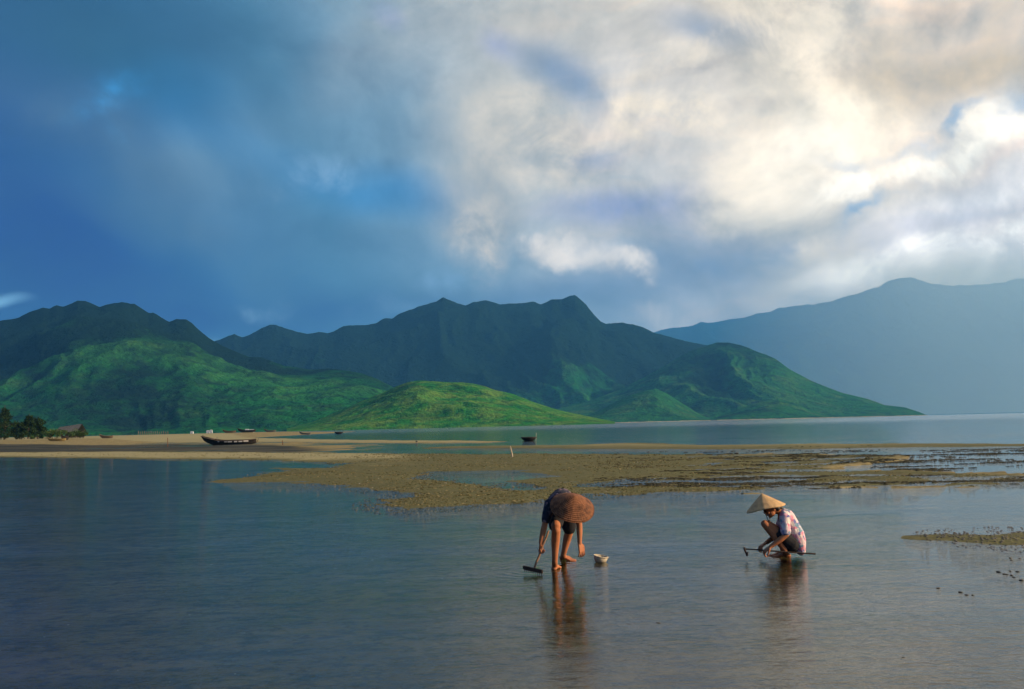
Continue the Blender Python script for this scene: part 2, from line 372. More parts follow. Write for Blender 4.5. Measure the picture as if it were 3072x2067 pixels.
mountain('hill', 'small green hill with a pale right flank under the spur', crestE, 2080, 1800, mD, 200, 50, 130, .22, 31, power=.9)
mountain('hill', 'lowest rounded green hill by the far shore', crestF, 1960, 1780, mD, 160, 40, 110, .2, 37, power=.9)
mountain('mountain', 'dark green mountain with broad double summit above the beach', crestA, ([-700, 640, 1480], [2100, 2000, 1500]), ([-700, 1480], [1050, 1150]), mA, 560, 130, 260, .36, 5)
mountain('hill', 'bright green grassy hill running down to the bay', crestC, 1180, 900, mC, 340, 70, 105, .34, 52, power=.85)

# ------------------------------------------------------------------ tidal flat (one ground sheet) and water
def poly(pts): return np.array([tuple(G(x, y))[:2] for x, y in pts])
BAR = poly([(-260, 1361), (0, 1358), (400, 1355), (900, 1358), (1318, 1362), (1713, 1362), (2241, 1366), (2420, 1365), (2600, 1372), (2500, 1392), (2330, 1402), (2480, 1418), (2700, 1428), (3150, 1436), (3150, 1458), (2700, 1450),
            (2372, 1458), (2150, 1470), (2090, 1485), (1950, 1478), (1850, 1487), (1740, 1480), (1630, 1500), (1500, 1506), (1400, 1514), (1300, 1524), (1245, 1530), (1190, 1522), (1170, 1508), (1215, 1495),
            (1300, 1485), (1220, 1478), (1150, 1468), (1010, 1460), (960, 1452), (800, 1447), (680, 1448), (610, 1443), (700, 1436), (800, 1424), (870, 1404), (1000, 1402), (1060, 1394), (1020, 1385), (900, 1383),
            (760, 1378), (560, 1378), (400, 1377), (200, 1373), (0, 1371), (-260, 1371)])
POOL = poly([(1255, 1424), (1290, 1414), (1420, 1410), (1620, 1409), (1650, 1424), (1600, 1448), (1560, 1470), (1450, 1468), (1480, 1452), (1330, 1440)])
POOL2 = poly([(1750, 1447), (1900, 1440), (2100, 1432), (2300, 1425), (2420, 1436), (2200, 1446), (2000, 1455), (1850, 1462)])
STRIP = poly([(1270, 1341), (1510, 1337), (1700, 1336), (1900, 1328), (2000, 1331), (2150, 1335), (2450, 1332), (2755, 1331), (3200, 1332), (3200, 1339), (2755, 1341), (2453, 1347), (2151, 1347), (1900, 1347), (1700, 1346), (1510, 1345), (1270, 1345)])
BEACH = poly([(-420, 1330), (0, 1318), (300, 1312), (560, 1309), (700, 1310), (775, 1314), (1000, 1319), (1240, 1322), (1450, 1322), (1515, 1325), (1450, 1329), (1240, 1329), (1000, 1328), (796, 1326), (560, 1328), (300, 1329), (0, 1336), (-420, 1347)])
MUD = poly([(-420, 1345), (0, 1340), (300, 1335), (560, 1332), (800, 1331), (950, 1336), (1050, 1350), (900, 1362), (400, 1357), (0, 1359), (-420, 1363)])
ISLET = poly([(2835, 1606), (2870, 1597), (2960, 1590), (3000, 1600), (3060, 1590), (3180, 1592), (3180, 1642), (3060, 1643), (3000, 1638), (2930, 1633), (2870, 1618)])
def sdf(pl, X, Y):
    """signed distance, positive inside"""
    dmin = np.full(X.shape, 1e18); inside = np.zeros(X.shape, bool)
    n = len(pl)
    for i in range(n):
        ax, ay = pl[i]; bx, by = pl[(i + 1) % n]
        ex, ey = bx - ax, by - ay
        t = np.clip(((X - ax) * ex + (Y - ay) * ey) / (ex * ex + ey * ey + 1e-12), 0, 1)
        dmin = np.minimum(dmin, (X - ax - t * ex) ** 2 + (Y - ay - t * ey) ** 2)
        if by != ay:
            c = ((ay > Y) != (by > Y)) & (X < ex * (Y - ay) / (by - ay) + ax)
            inside ^= c
    d = np.sqrt(dmin)
    return np.where(inside, d, -d)
def ground_height(X, Y):
    w = 0.9
    wx = X + w * 1.6 * (fbm(X / 2.2, Y / 1.6, 4, 71) - .5) * (1 + Y / 60); wy = Y + w * 1.1 * (fbm(X / 2.2, Y / 1.6, 4, 72) - .5) * (1 + Y / 40)
    lump = fbm(X / 1.1, Y / 0.7, 4, 75) - .5
    z = -0.055 - 0.03 * sstep(10, 30, Y) - 0.5 * sstep(70, 220, Y) - 3.0 * sstep(200, 700, Y) + 0.02 * (fbm(X / 3, Y / 3, 3, 77) - .5)
    def rise(s, top, width): return np.clip(s / width, -1, 1) * top
    b = sdf(BAR, wx, wy)
    b = np.minimum(b, -sdf(POOL, wx, wy) * 1.2); b = np.minimum(b, -sdf(POOL2, wx, wy) * 1.0)
    rt = sstep(.04, .30, X / np.maximum(Y, 3))
    zb = rise(b, .05, 1.6) * (1 - .93 * rt) + lump * (.06 + .12 * rt)
    z = np.where(b > -1.6, np.maximum(z, zb), z)
    s = sdf(STRIP, wx, wy); z = np.where(s > -3, np.maximum(z, rise(s, .10, 3.0) + lump * .04), z)
    mu = sdf(MUD, wx, wy); z = np.where(mu > -6, np.maximum(z, rise(mu + 2, .018, 5.0) + (fbm(X / 9, Y / 2.6, 4, 79) - .5) * .11), z)
    e = sdf(BEACH, wx, wy); left = sstep(-20, -70, X)
    zb = rise(e, .22, 8.0) + np.clip(e - 8, 0, 60) * 0.022 * left + lump * .04
    z = np.where(e > -8, np.maximum(z, zb), z)
    i = sdf(ISLET, wx, wy); z = np.where(i > -.5, np.maximum(z, rise(i, .03, .45) + lump * .05), z)
    # the backshore behind the left end of the beach, where the trees stand
    bs = sstep(-45, -75, X + 0.05 * Y) * sstep(105, 190, Y) * (1 - sstep(330, 520, Y))
    z = np.maximum(z, bs * 1.15 - .1)
    return z, b, e, mu, s, i
g = [8.0]
while g[-1] < 900: g.append(g[-1] * 1.0105)
while g[-1] < 12300: g.append(g[-1] * 1.09)
g = np.array(g); gu = np.linspace(-.8, .8, 420)
GX = gu[None, :] * g[:, None]; GY = np.repeat((g - 12)[:, None], len(gu), 1)
GZ, fb, fe, fm, fs, fi = ground_height(GX, GY)
me = grid_mesh('tidal_flat', np.stack([GX, GY, GZ], -1).reshape(-1, 3), len(g), len(gu))
dry = np.clip(np.maximum.reduce([fe / 4, fs / 12, np.where(GY > 38, fb / 3.0 * sstep(-3, -12, GX), -1)]), 0, 1)
weed = np.clip(np.maximum.reduce([(fb + 1.3) / 1.2, (fi + .35) / .35, np.clip((fs + 1) / 2, 0, .8)]), 0, 1) * (1 - dry)
weed = weed * sstep(-.035, -.004, GZ)
mudm = np.clip(fm / 4, 0, 1) * (1 - dry)
for nm, arr in (('dry', dry), ('weed', weed), ('mud', mudm)):
    a = me.attributes.new(nm, 'FLOAT', 'POINT'); a.data.foreach_set('value', arr.astype(np.float32).ravel())
mt, T = new_mat('wet_sand')
pos = T.new('ShaderNodeTexCoord').outputs['Object']
att = lambda n: T.new('ShaderNodeAttribute', attribute_name=n).outputs['Fac']
n1 = T.noise(T.mapping(pos, scale=(1, 1.6, 1)), 0.8, 6, 0.62); n2 = T.noise(pos, 7.0, 5, 0.65); n3 = T.noise(pos, 26.0, 3, 0.6)
c = T.mix(T.maprange(n1, .3, .7), (.19, .155, .062), (.37, .30, .135))                       # sand under the water, weed-stained
c = T.mix(T.maprange(T.noise(T.mapping(pos, scale=(1, 1.5, 1)), 2.1, 5, .6), .52, .66, 0, .7), c, (.07, .066, .03))
c = T.mix(T.maprange(n2, .50, .64, 0, .75), c, (.11, .09, .05))
wd = T.mix(T.maprange(n2, .35, .65), (.085, .088, .034), (.165, .155, .068))
wd = T.mix(T.maprange(n1, .55, .7, 0, .5), wd, (.13, .09, .045))
wd = T.mix(T.maprange(n3, .52, .62, 0, .7), wd, (.05, .05, .024))
c = T.mix(T.maprange(T.math('MULTIPLY_ADD', T.math('SUBTRACT', n2, .5), .8, att('weed')), .1, .55), c, wd)
c = T.mix(T.maprange(T.math('MULTIPLY_ADD', T.math('SUBTRACT', n1, .5), .8, att('mud')), .2, .8), c, T.mix(T.maprange(T.noise(T.mapping(pos, scale=(.25, 1, 1)), .35, 5, .6), .38, .62), (.018, .024, .020), (.09, .084, .058)))
c = T.mix(T.maprange(T.math('MULTIPLY_ADD', T.math('SUBTRACT', n1, .5), .7, att('dry')), .08, .6), c, T.mix(T.maprange(n2, .4, .7), (.33, .30, .15), (.22, .195, .10)))
b = T.new('ShaderNodeBsdfPrincipled', {'Base Color': c, 'Roughness': .8, 'Specular IOR Level': .06})
bp = T.new('ShaderNodeBump', {'Strength': 1.0, 'Distance': .03, 'Height': T.math('ADD', n2, T.math('MULTIPLY', n3, .6))}); T.l.new(bp.outputs[0], b.inputs['Normal'])
T.new('ShaderNodeOutputMaterial', {0: b})
o = link('tidal_flat', me, mt); tag(o, 'wet sand flat with low weedy bars and pools', kind='structure')

wm, T = new_mat('sea_water')
pos = T.new('ShaderNodeTexCoord').outputs['Object']
rip = T.mapping(pos, rot=(0, 0, math.radians(-12)), scale=(1.0, 2.6, 1))
h1 = T.noise(rip, 2.6, 4, .55, .35); h2 = T.noise(T.mapping(pos, rot=(0, 0, math.radians(-24)), scale=(1, 2.2, 1)), 0.55, 3, .5, .4)
h3 = T.noise(rip, 9.0, 3, .55)
calm = T.maprange(T.noise(T.mapping(pos, rot=(0, 0, math.radians(-10)), scale=(.35, 1, 1)), .32, 4, .55), .35, .62, .45, 1.25)
hh = T.math('ADD', T.math('MULTIPLY', h1, .50), T.math('ADD', T.math('MULTIPLY', h2, .6), T.math('MULTIPLY', h3, .34)))
hh = T.math('MULTIPLY', hh, calm)
for (fx_, fy_) in ((1668, 1697), (1702, 1680), (2345, 1668), (1600, 1712)):       # rings spreading from the feet and the rake
    c_ = G(fx_, fy_); dv = T.vmath('DISTANCE', pos, (c_.x, c_.y, 0)).outputs['Value']
    rg = T.math('MULTIPLY', T.math('SINE', T.math('MULTIPLY', dv, 46.0)), T.math('EXPONENT', T.math('MULTIPLY', dv, -2.2)))
    hh = T.math('MULTIPLY_ADD', rg, .10, hh)
bp = T.new('ShaderNodeBump', {'Strength': 1.0, 'Distance': .020, 'Height': hh})
fr = T.new('ShaderNodeFresnel', {'IOR': 1.33}); T.l.new(bp.outputs[0], fr.inputs['Normal'])
yy = T.new('ShaderNodeSeparateXYZ', {0: pos}).outputs[1]      # waves too small to see far off blur the reflection
gl = T.new('ShaderNodeBsdfGlossy', {'Color': (1, 1, 1, 1), 'Roughness': T.maprange(yy, 30, 350, .02, .13)}); T.l.new(bp.outputs[0], gl.inputs['Normal'])
tr = T.new('ShaderNodeBsdfTransparent', {'Color': (.90, .83, .62, 1)})
mx = T.new('ShaderNodeMixShader', {0: fr, 1: tr, 2: gl})
T.new('ShaderNodeOutputMaterial', {0: mx})
R = 12500
me = mesh_from('sea', [(-R, -60, 0), (R, -60, 0), (R, R, 0), (-R, R, 0)], [(0, 1, 2, 3)], False)
o = link('sea', me, wm); tag(o, 'shallow rippled water of the bay', kind='structure')

# ------------------------------------------------------------------ shape helpers
def frame(d):
    d = d.normalized(); a = Vector((0, 0, 1)) if abs(d.z) < .9 else Vector((1, 0, 0))
    u = d.cross(a).normalized(); return u, d.cross(u).normalized()
def add_tube(bm, pts, rads, seg=10, caps=True):
    """tapered tube with rounded ends along a polyline"""
    pts = [Vector(p) for p in pts]; n = len(pts); rings = []
    u = None
    def ring(c, r, u, v):
        return [bm.verts.new(c + (u * math.cos(2 * math.pi * k / seg) + v * math.sin(2 * math.pi * k / seg)) * r) for k in range(seg)]
    for i, p in enumerate(pts):
        d = (pts[min(i + 1, n - 1)] - pts[max(i - 1, 0)]).normalized()
        if u is None: u, v = frame(d)
        else:
            u = (u - d * u.dot(d)).normalized(); v = d.cross(u).normalized()
        if i == 0 and caps:
            for a in (1.35, .75): rings.append(ring(p - d * rads[0] * math.sin(a), rads[0] * math.cos(a), u, v))
        rings.append(ring(p, rads[i], u, v))
        if i == n - 1 and caps:
            for a in (.75, 1.35): rings.append(ring(p + d * rads[-1] * math.sin(a), rads[-1] * math.cos(a), u, v))
    for a, b in zip(rings[:-1], rings[1:]):
        for k in range(seg): bm.faces.new((a[k], a[(k + 1) % seg], b[(k + 1) % seg], b[k]))
    bm.faces.new(rings[0][::-1]); bm.faces.new(rings[-1])
def add_ell(bm, c, rad, rot=None, seg=14):
    r = bmesh.ops.create_uvsphere(bm, u_segments=seg, v_segments=max(6, seg // 2), radius=1.0)
    M = Matrix.Translation(Vector(c)) @ (rot.to_4x4() if rot is not None else Matrix.Identity(4)) @ Matrix.Diagonal(Vector(rad).to_4d())
    for v in r['verts']: v.co = M @ v.co
def add_box(bm, c, size, rot=None):
    r = bmesh.ops.create_cube(bm, size=1.0)
    M = Matrix.Translation(Vector(c)) @ (rot.to_4x4() if rot is not None else Matrix.Identity(4)) @ Matrix.Diagonal(Vector(size).to_4d())
    for v in r['verts']: v.co = M @ v.co
    return r['verts']
def add_lathe(bm, prof, seg=32, close=False):
    rings = [[bm.verts.new((r * math.cos(2 * math.pi * k / seg), r * math.sin(2 * math.pi * k / seg), z)) for k in range(seg)] for r, z in prof]
    prs = list(zip(rings[:-1], rings[1:])) + ([(rings[-1], rings[0])] if close else [])
    for a, b in prs:
        for k in range(seg): bm.faces.new((a[k], a[(k + 1) % seg], b[(k + 1) % seg], b[k]))
def remeshed(name, bm, voxel, smooth=5, mat=None, parent=None):
    """fuse overlapping volumes into one continuous skin"""
    me = bpy.data.meshes.new(name + '_raw'); bmesh.ops.recalc_face_normals(bm, faces=bm.faces[:]); bm.to_mesh(me); bm.free()
    t = bpy.data.objects.new('tmp', me); COL.objects.link(t)
    r = t.modifiers.new('r', 'REMESH'); r.mode = 'VOXEL'; r.voxel_size = voxel
    if smooth:
        s = t.modifiers.new('s', 'SMOOTH'); s.iterations = smooth; s.factor = .5
    dg = bpy.context.evaluated_depsgraph_get(); dg.update()
    nm = bpy.data.meshes.new_from_object(t.evaluated_get(dg)); nm.name = name
    bpy.data.objects.remove(t); bpy.data.meshes.remove(me)
    nm.materials.clear(); nm.polygons.foreach_set('use_smooth', [True] * len(nm.polygons))
    return link(name, nm, mat, parent)
def ground_z(x, y):
    return float(ground_height(np.array([[x]], float), np.array([[y]], float))[0][0, 0])

# ------------------------------------------------------------------ weed, shells and pebbles scattered over the flat
rng = np.random.default_rng(7)
def scatter(poly_, n, dens, pad=1.0):
    lo = poly_.min(0) - pad; hi = poly_.max(0) + pad
    hi[0] = min(hi[0], 60); lo[0] = max(lo[0], -60)
    out = []
    while sum(map(len, out)) < n:
        # as many per picture row near and far would pile up afar: spread evenly over log distance
        y = np.exp(rng.uniform(np.log(lo[1]), np.log(hi[1]), 20000)); x = rng.uniform(-.66, .66, 20000) * y
        k = (x > lo[0]) & (x < hi[0]) & (rng.random(20000) < dens(x, y)); out.append(np.stack([x[k], y[k]], 1))
    return np.concatenate(out)[:n]
def clump_mesh(name, pts, zs, size, tall, blades, rng):
    V = []; F = []
    for (x, y), z in zip(pts, zs):
        s = size * rng.uniform(.4, 1.5) * (1 + y / 70); k = len(V)
        for b in range(blades):
            a = rng.uniform(0, math.pi); dx, dy = math.cos(a) * s, math.sin(a) * s * .5; ox, oy = rng.normal(0, s * .6, 2); oy *= .6
            h = tall * rng.uniform(.4, 1.4) * (1 + y / 90); k = len(V)
            V += [(x + ox - dx, y + oy - dy, z - .012), (x + ox + dx, y + oy + dy, z - .012), (x + ox + dx * .5, y + oy + dy * .5 - s * .2, z + h), (x + ox - dx * .6, y + oy - dy * .6 + s * .2, z + h * .8)]
            F.append((k, k + 1, k + 2, k + 3))
    return mesh_from(name, V, F, False)
def dens_bar(x, y):
    d = sdf(BAR, x, y); p = sdf(POOL, x, y)
    n = fbm(x / 2.5, y / 1.8, 4, 91)
    return np.where((d > -.9) & (p < .4), .15 + .85 * sstep(.38, .62, n), 0) * np.where(x < -9, .25, 1)
weed_m, T = new_mat('seagrass')
cc = T.ramp(T.new('ShaderNodeNewGeometry').outputs['Random Per Island'], [(0, (.04, .040, .016)), (.4, (.10, .090, .036)), (.8, (.22, .19, .085)), (1, (.38, .32, .17))], 'LINEAR')
T.new('ShaderNodeOutputMaterial', {0: T.new('ShaderNodeBsdfPrincipled', {'Base Color': cc, 'Roughness': .9, 'Specular IOR Level': .1})})
pts = scatter(BAR, 13000, dens_bar)
zz = np.maximum(ground_height(pts[:, 0][None], pts[:, 1][None])[0][0], -.01)
o = link('seagrass', clump_mesh('seagrass', pts, zz, .020, .010, 3, rng), weed_m); tag(o, 'olive seagrass tufts matted over the sand bars', 'seagrass', kind='stuff')
# long dark weed streaks on the right, lying in the shallows
def dens_right(x, y):
    u = x / y
    n = fbm(x / 3.2, y / .9, 4, 97)
    return sstep(.05, .25, u) * sstep(20, 22, y) * (1 - sstep(40, 52, y)) * sstep(.56, .68, n)
RB = np.array([[2.0, 19], [40, 19], [40, 54], [2, 54]])
pts = scatter(RB, 5200, dens_right)
zz = np.maximum(ground_height(pts[:, 0][None], pts[:, 1][None])[0][0], -.004)
dark_m = simple_mat('dark_weed', (.030, .034, .022), (.085, .075, .04), 3.0, .85)
o = link('floating_weed', clump_mesh('floating_weed', pts, zz, .055, .014, 3, rng), dark_m); tag(o, 'dark streaks of weed lying in the shallows', 'seaweed', kind='stuff')
def stone_mesh(name, seed, flat=.6):
    bm = bmesh.new(); bmesh.ops.create_icosphere(bm, subdivisions=2, radius=1)
    r = random.Random(seed); off = Vector((r.uniform(0, 9), r.uniform(0, 9), r.uniform(0, 9)))
    from mathutils import noise as mn
    for v in bm.verts:
        v.co *= 1 + .35 * mn.noise(v.co * 1.3 + off); v.co.z *= flat
    return bm_mesh(name, bm)
stone_m = simple_mat('wet_stone', (.035, .034, .028), (.10, .09, .06), 9.0, .5, spec=.5)
stones = [stone_mesh('stone', 40 + i) for i in range(4)]
def dens_isl(x, y): return np.where(sdf(ISLET, x, y) > -.45, .4 + .6 * sstep(.4, .6, fbm(x / .5, y / .3, 3, 33)), 0)
pts = scatter(ISLET, 650, dens_isl, .4)
pts = pts[np.argsort(pts[:, 1])]
# the islet's dark weed-grown pebbles: too many and too small to pick out singly
bmv = []; bmf = []
for k, (x, y) in enumerate(pts):
    src = stones[k % 4]; s = rng.uniform(.007, .022); a = rng.uniform(0, 6.3); b0 = len(bmv); z = max(ground_z(x, y), -.005)
    ca, sa = math.cos(a) * s, math.sin(a) * s
    bmv += [(x + v.co.x * ca - v.co.y * sa, y + v.co.x * sa + v.co.y * ca, z + v.co.z * s) for v in src.vertices]
    bmf += [tuple(i + b0 for i in p.vertices) for p in src.polygons]
o = link('pebbles', mesh_from('pebbles', bmv, bmf), stone_m); tag(o, 'dark pebbles crowding the small sandy islet', 'pebbles', kind='stuff')
spots = [(2815, 1765, .030), (2881, 1777, .034), (2900, 1785, .026), (2918, 1786, .022), (3031, 1674, .030), (3034, 1681, .026), (3060, 1676, .024), (2996, 1716, .036), (3012, 1722, .032), (3020, 1724, .026), (3035, 1726, .032),
         (3042, 1732, .024), (3052, 1715, .035), (3064, 1741, .036), (3030, 1713, .026), (2823, 1621, .022), (2836, 1626, .024), (2858, 1627, .022), (1975, 1868, .030), (2710, 1972, .022)]
for k, (x, y, s) in enumerate(spots):
    s *= .55
    o = link('stone', stones[k % 4], stone_m); o.location = G(x, y) + Vector((0, 0, s * .1)); o.scale = (s * 1.3, s, s * (.9 if k < 18 else .4)); o.rotation_euler = (0, 0, k * 1.7)
    lab = 'small dark stone breaking the water off the pebbly islet' if k < 18 else ('long dark stone lying in the water below the bending person' if k == 18 else 'dark stone lying alone in the shallows below the squatting person')
    tag(o, lab, 'stone', 'dark stones by the islet' if k < 18 else None)
shell_m = simple_mat('shell', (.62, .58, .50), (.40, .38, .33), 30.0, .6)
bmv = []; bmf = []
sp = np.concatenate([scatter(BAR, 130, dens_bar), np.stack([rng.uniform(-.55, .4, 70) * 9, np.exp(rng.uniform(np.log(5.6), np.log(12), 70))], 1)])
for k, (x, y) in enumerate(sp):
    s = rng.uniform(.0025, .006) * (1 + y / 14); z = max(ground_z(x, y), -.004); b0 = len(bmv); a = rng.uniform(0, 6.3)
    src = stones[k % 4]; ca, sa = math.cos(a) * s, math.sin(a) * s
    bmv += [(x + v.co.x * ca * 1.5 - v.co.y * sa, y + v.co.x * sa * 1.5 + v.co.y * ca, z + v.co.z * s * .7) for v in src.vertices]
    bmf += [tuple(i + b0 for i in p.vertices) for p in src.polygons]
o = link('shell_fragments', mesh_from('shell_fragments', bmv, bmf), shell_m); tag(o, 'tiny white shell fragments strewn over flat and bars', 'shells', kind='stuff')

# ------------------------------------------------------------------ trees and shrubs on the left backshore
leaf_m, T = new_mat('dark_foliage')
tcn = T.new('ShaderNodeNewGeometry')
cc = T.ramp(tcn.outputs['Random Per Island'], [(0, (.006, .016, .005)), (.6, (.014, .034, .010)), (1, (.035, .06, .018))], 'LINEAR')
b = T.new('ShaderNodeBsdfPrincipled', {'Base Color': cc, 'Roughness': .8, 'Specular IOR Level': .1}); T.new('ShaderNodeOutputMaterial', {0: b})
bush_m, T = new_mat('bright_foliage')
tcn = T.new('ShaderNodeNewGeometry')
cc = T.ramp(tcn.outputs['Random Per Island'], [(0, (.025, .055, .014)), (.6, (.05, .10, .025)), (1, (.11, .14, .045))], 'LINEAR')
b = T.new('ShaderNodeBsdfPrincipled', {'Base Color': cc, 'Roughness': .8, 'Specular IOR Level': .1}); T.new('ShaderNodeOutputMaterial', {0: b})
bark_m = simple_mat('bark', (.06, .045, .032), (.11, .085, .06), 5, .9, .02, 20)
def leaves(centres, rad, n, leaf, r, droop=0.0):
    V = []; F = []
    for c, q in zip(centres, rad):
        for _ in range(n):
            d = Vector((r.gauss(0, 1), r.gauss(0, 1), r.gauss(0, 1))).normalized() * (r.random() ** .45)
            p = c + Vector((d.x * q, d.y * q, d.z * q * .85))
            a = Vector((r.gauss(0, 1), r.gauss(0, 1), r.gauss(0, .5) + droop)).normalized(); b_ = a.cross(Vector((r.gauss(0, 1), r.gauss(0, 1), r.gauss(0, 1)))).normalized()
            L = leaf * r.uniform(.5, 1.5); k = len(V)
            V += [p - b_ * L * .22, p + a * L * .5 - b_ * L * .05, p + a * L, p + b_ * L * .22]; F.append((k, k + 1, k + 2, k + 3))
    return V, F
def tree(loc, H, rad, shape, label, seed, cone=.5):
    r = random.Random(seed); root = empty('tree', loc); tag(root, label, 'tree', 'trees at the edge of the beach')
    bm = bmesh.new(); bend = [Vector((r.gauss(0, .03) * H * t, r.gauss(0, .03) * H * t, H * t)) for t in (0, .25, .5, .75, .96)]; bend[0] = Vector((0, 0, -.3))
    add_tube(bm, bend, [H * .03, H * .024, H * .017, H * .011, H * .004], 8)
    cen = []; rr = []
    for k in range(26):
        t = .14 + .80 * (k + r.random()) / 26; a = k * 2.4 + r.uniform(-.5, .5)
        w = rad * ((1 - t) ** cone * (.55 + .45 * min(1, t / .25))) * r.uniform(.75, 1.15)
        base = bend[0].lerp(bend[-1], t * .92); tip = base + Vector((math.cos(a) * w, math.sin(a) * w, w * r.uniform(.15, .6)))
        add_tube(bm, [base, base.lerp(tip, .5) + Vector((0, 0, w * .08)), tip], [H * .010 * (1.2 - t), H * .006 * (1.2 - t), H * .002], 5)
        for f, q in ((.45, .30), (.75, .28), (1.0, .24)):
            cen.append(base.lerp(tip, f)); rr.append(max(rad * q * r.uniform(.7, 1.2) * (1.15 - t * .6), .3))
    link('trunk', bm_mesh('trunk', bm), bark_m, root)
    V, F = leaves(cen, rr, shape, .42, r, .25)
    link('crown', mesh_from('crown', V, F, False), leaf_m, root)
    return root
def shrub(loc, w, h, label, seed, mat):
    r = random.Random(seed); root = empty('shrub', loc); tag(root, label, 'shrub', 'shrubs at the edge of the beach')
    bm = bmesh.new(); cen = []; rr = []
    for k in range(12):
        tip = Vector((r.uniform(-.5, .5) * w, r.uniform(-.4, .4) * w * .6, h * r.uniform(.35, .85)))
        add_tube(bm, [Vector((tip.x * .3, tip.y * .3, -.1)), tip], [.03, .008], 5); cen.append(tip); rr.append(h * r.uniform(.28, .45))
    link('stem', bm_mesh('stem', bm), bark_m, root)
    V, F = leaves(cen, rr, 90, .26, r); link('foliage', mesh_from('foliage', V, F, False), mat, root)
    return root
def base(px, py, Y):                       # on the ground below that pixel column at depth Y
    p = P(px, py, Y); p.z = ground_z(p.x, p.y) - .02; return p
def ht(px, py, Y, b): return P(px, py, Y).z - b.z
TY = 190
for k, (px, top, hw, cone, lab) in enumerate([(-40, 1225, 45, .8, 'tall dark tree cut off by the beach thicket, behind the pointed one'), (14, 1211, 34, .85, 'tallest dark tree with a pointed feathery crown beside the beach'),
                                             (52, 1262, 26, .5, 'lower dark tree filling the gap between two taller trees'), (84, 1236, 24, .7, 'dark tree with a narrow leaning top beside a rounded tree'), (112, 1246, 24, .45, 'rounded dark tree nearest the thatched hut')]):
    b = base(px, 1316, TY + (k % 3) * 6); Hh = ht(px, top, TY + (k % 3) * 6, b)
    tree(b, Hh, hw * TY / FPX * 1.25, 34, lab, 60 + k, cone)
for k, (px, top, w, mat, lab) in enumerate([(8, 1299, 3.2, leaf_m, 'low dark shrub at the foot of the tallest tree'), (60, 1300, 3.4, leaf_m, 'dark shrub below the gap between the trees'), (140, 1290, 3.2, bush_m, 'green shrub between the rounded tree and the hut'),
                                            (162, 1288, 2.6, bush_m, 'small pointed shrub just before the thatched hut'), (214, 1290, 3.6, bush_m, 'round green shrub before the open end of the hut'), (244, 1292, 2.8, bush_m, 'low green shrub at the far end of the beach thicket'), (105, 1306, 3.0, bush_m, 'low bright shrub creeping onto the sand')]):
    Y = TY - 8 - 3 * (k % 2); b = base(px, 1316, Y); shrub(b, w, ht(px, top, Y, b), lab, 90 + k, mat)
# thatched hut behind the shrubs
thatch_m = simple_mat('grey_thatch', (.08, .085, .08), (.15, .145, .135), 4, .95, .05, 14, (1, 1, .3))
post_m = simple_mat('grey_wood', (.10, .085, .065), (.19, .165, .13), 4, .9, .01, 25, (1, 1, .2))
hy = 205; hb = base(212, 1312, hy); hut = empty('thatched_hut', hb, math.radians(-8)); tag(hut, 'low hut with a sloping grey thatched roof among shrubs', 'hut')
px2m = hy / FPX; hh = ht(232, 1272, hy, hb)
V = []; F = []; LX = 2.7
for j in range(13):                        # thatch courses, each lapping the one below
    t = j / 12; 
    for sgn in (0, 1):
        for i in range(25):
            s = i / 24 * 2 - 1; x = s * LX + random.Random(j * 31 + i).uniform(-.05, .05)
            ridge = hh * (.80 + .20 * (s * .5 + .5)); eave = hh * .42
            zz_ = eave + (ridge - eave) * t + (.05 if (j % 2) else 0); V.append((x, (-1 if sgn == 0 else 1) * 1.9 * (1 - t), zz_ + random.Random(j * 77 + i * 3 + sgn).uniform(-.04, .04)))
for j in range(12):
    for sgn in (0, 1):
        for i in range(24):
            a = (j * 2 + sgn) * 25 + i; c = ((j + 1) * 2 + sgn) * 25 + i; F.append((a, a + 1, c + 1, c))
link('roof', mesh_from('roof', V, F, False), thatch_m, hut)
for sx in (-1, 0, 1):
    for sy in (-1, 1):
        bm = bmesh.new(); add_tube(bm, [(sx * LX * .85, sy * 1.5, -.3), (sx * LX * .85 + .03, sy * 1.5, hh * .58)], [.07, .06], 8); link('post', bm_mesh('post', bm), post_m, hut)
bm = bmesh.new(); add_box(bm, (0, 1.45, hh * .26), (LX * 1.66, .06, hh * .5)); link('back_wall', bm_mesh('back_wall', bm, False), post_m, hut)

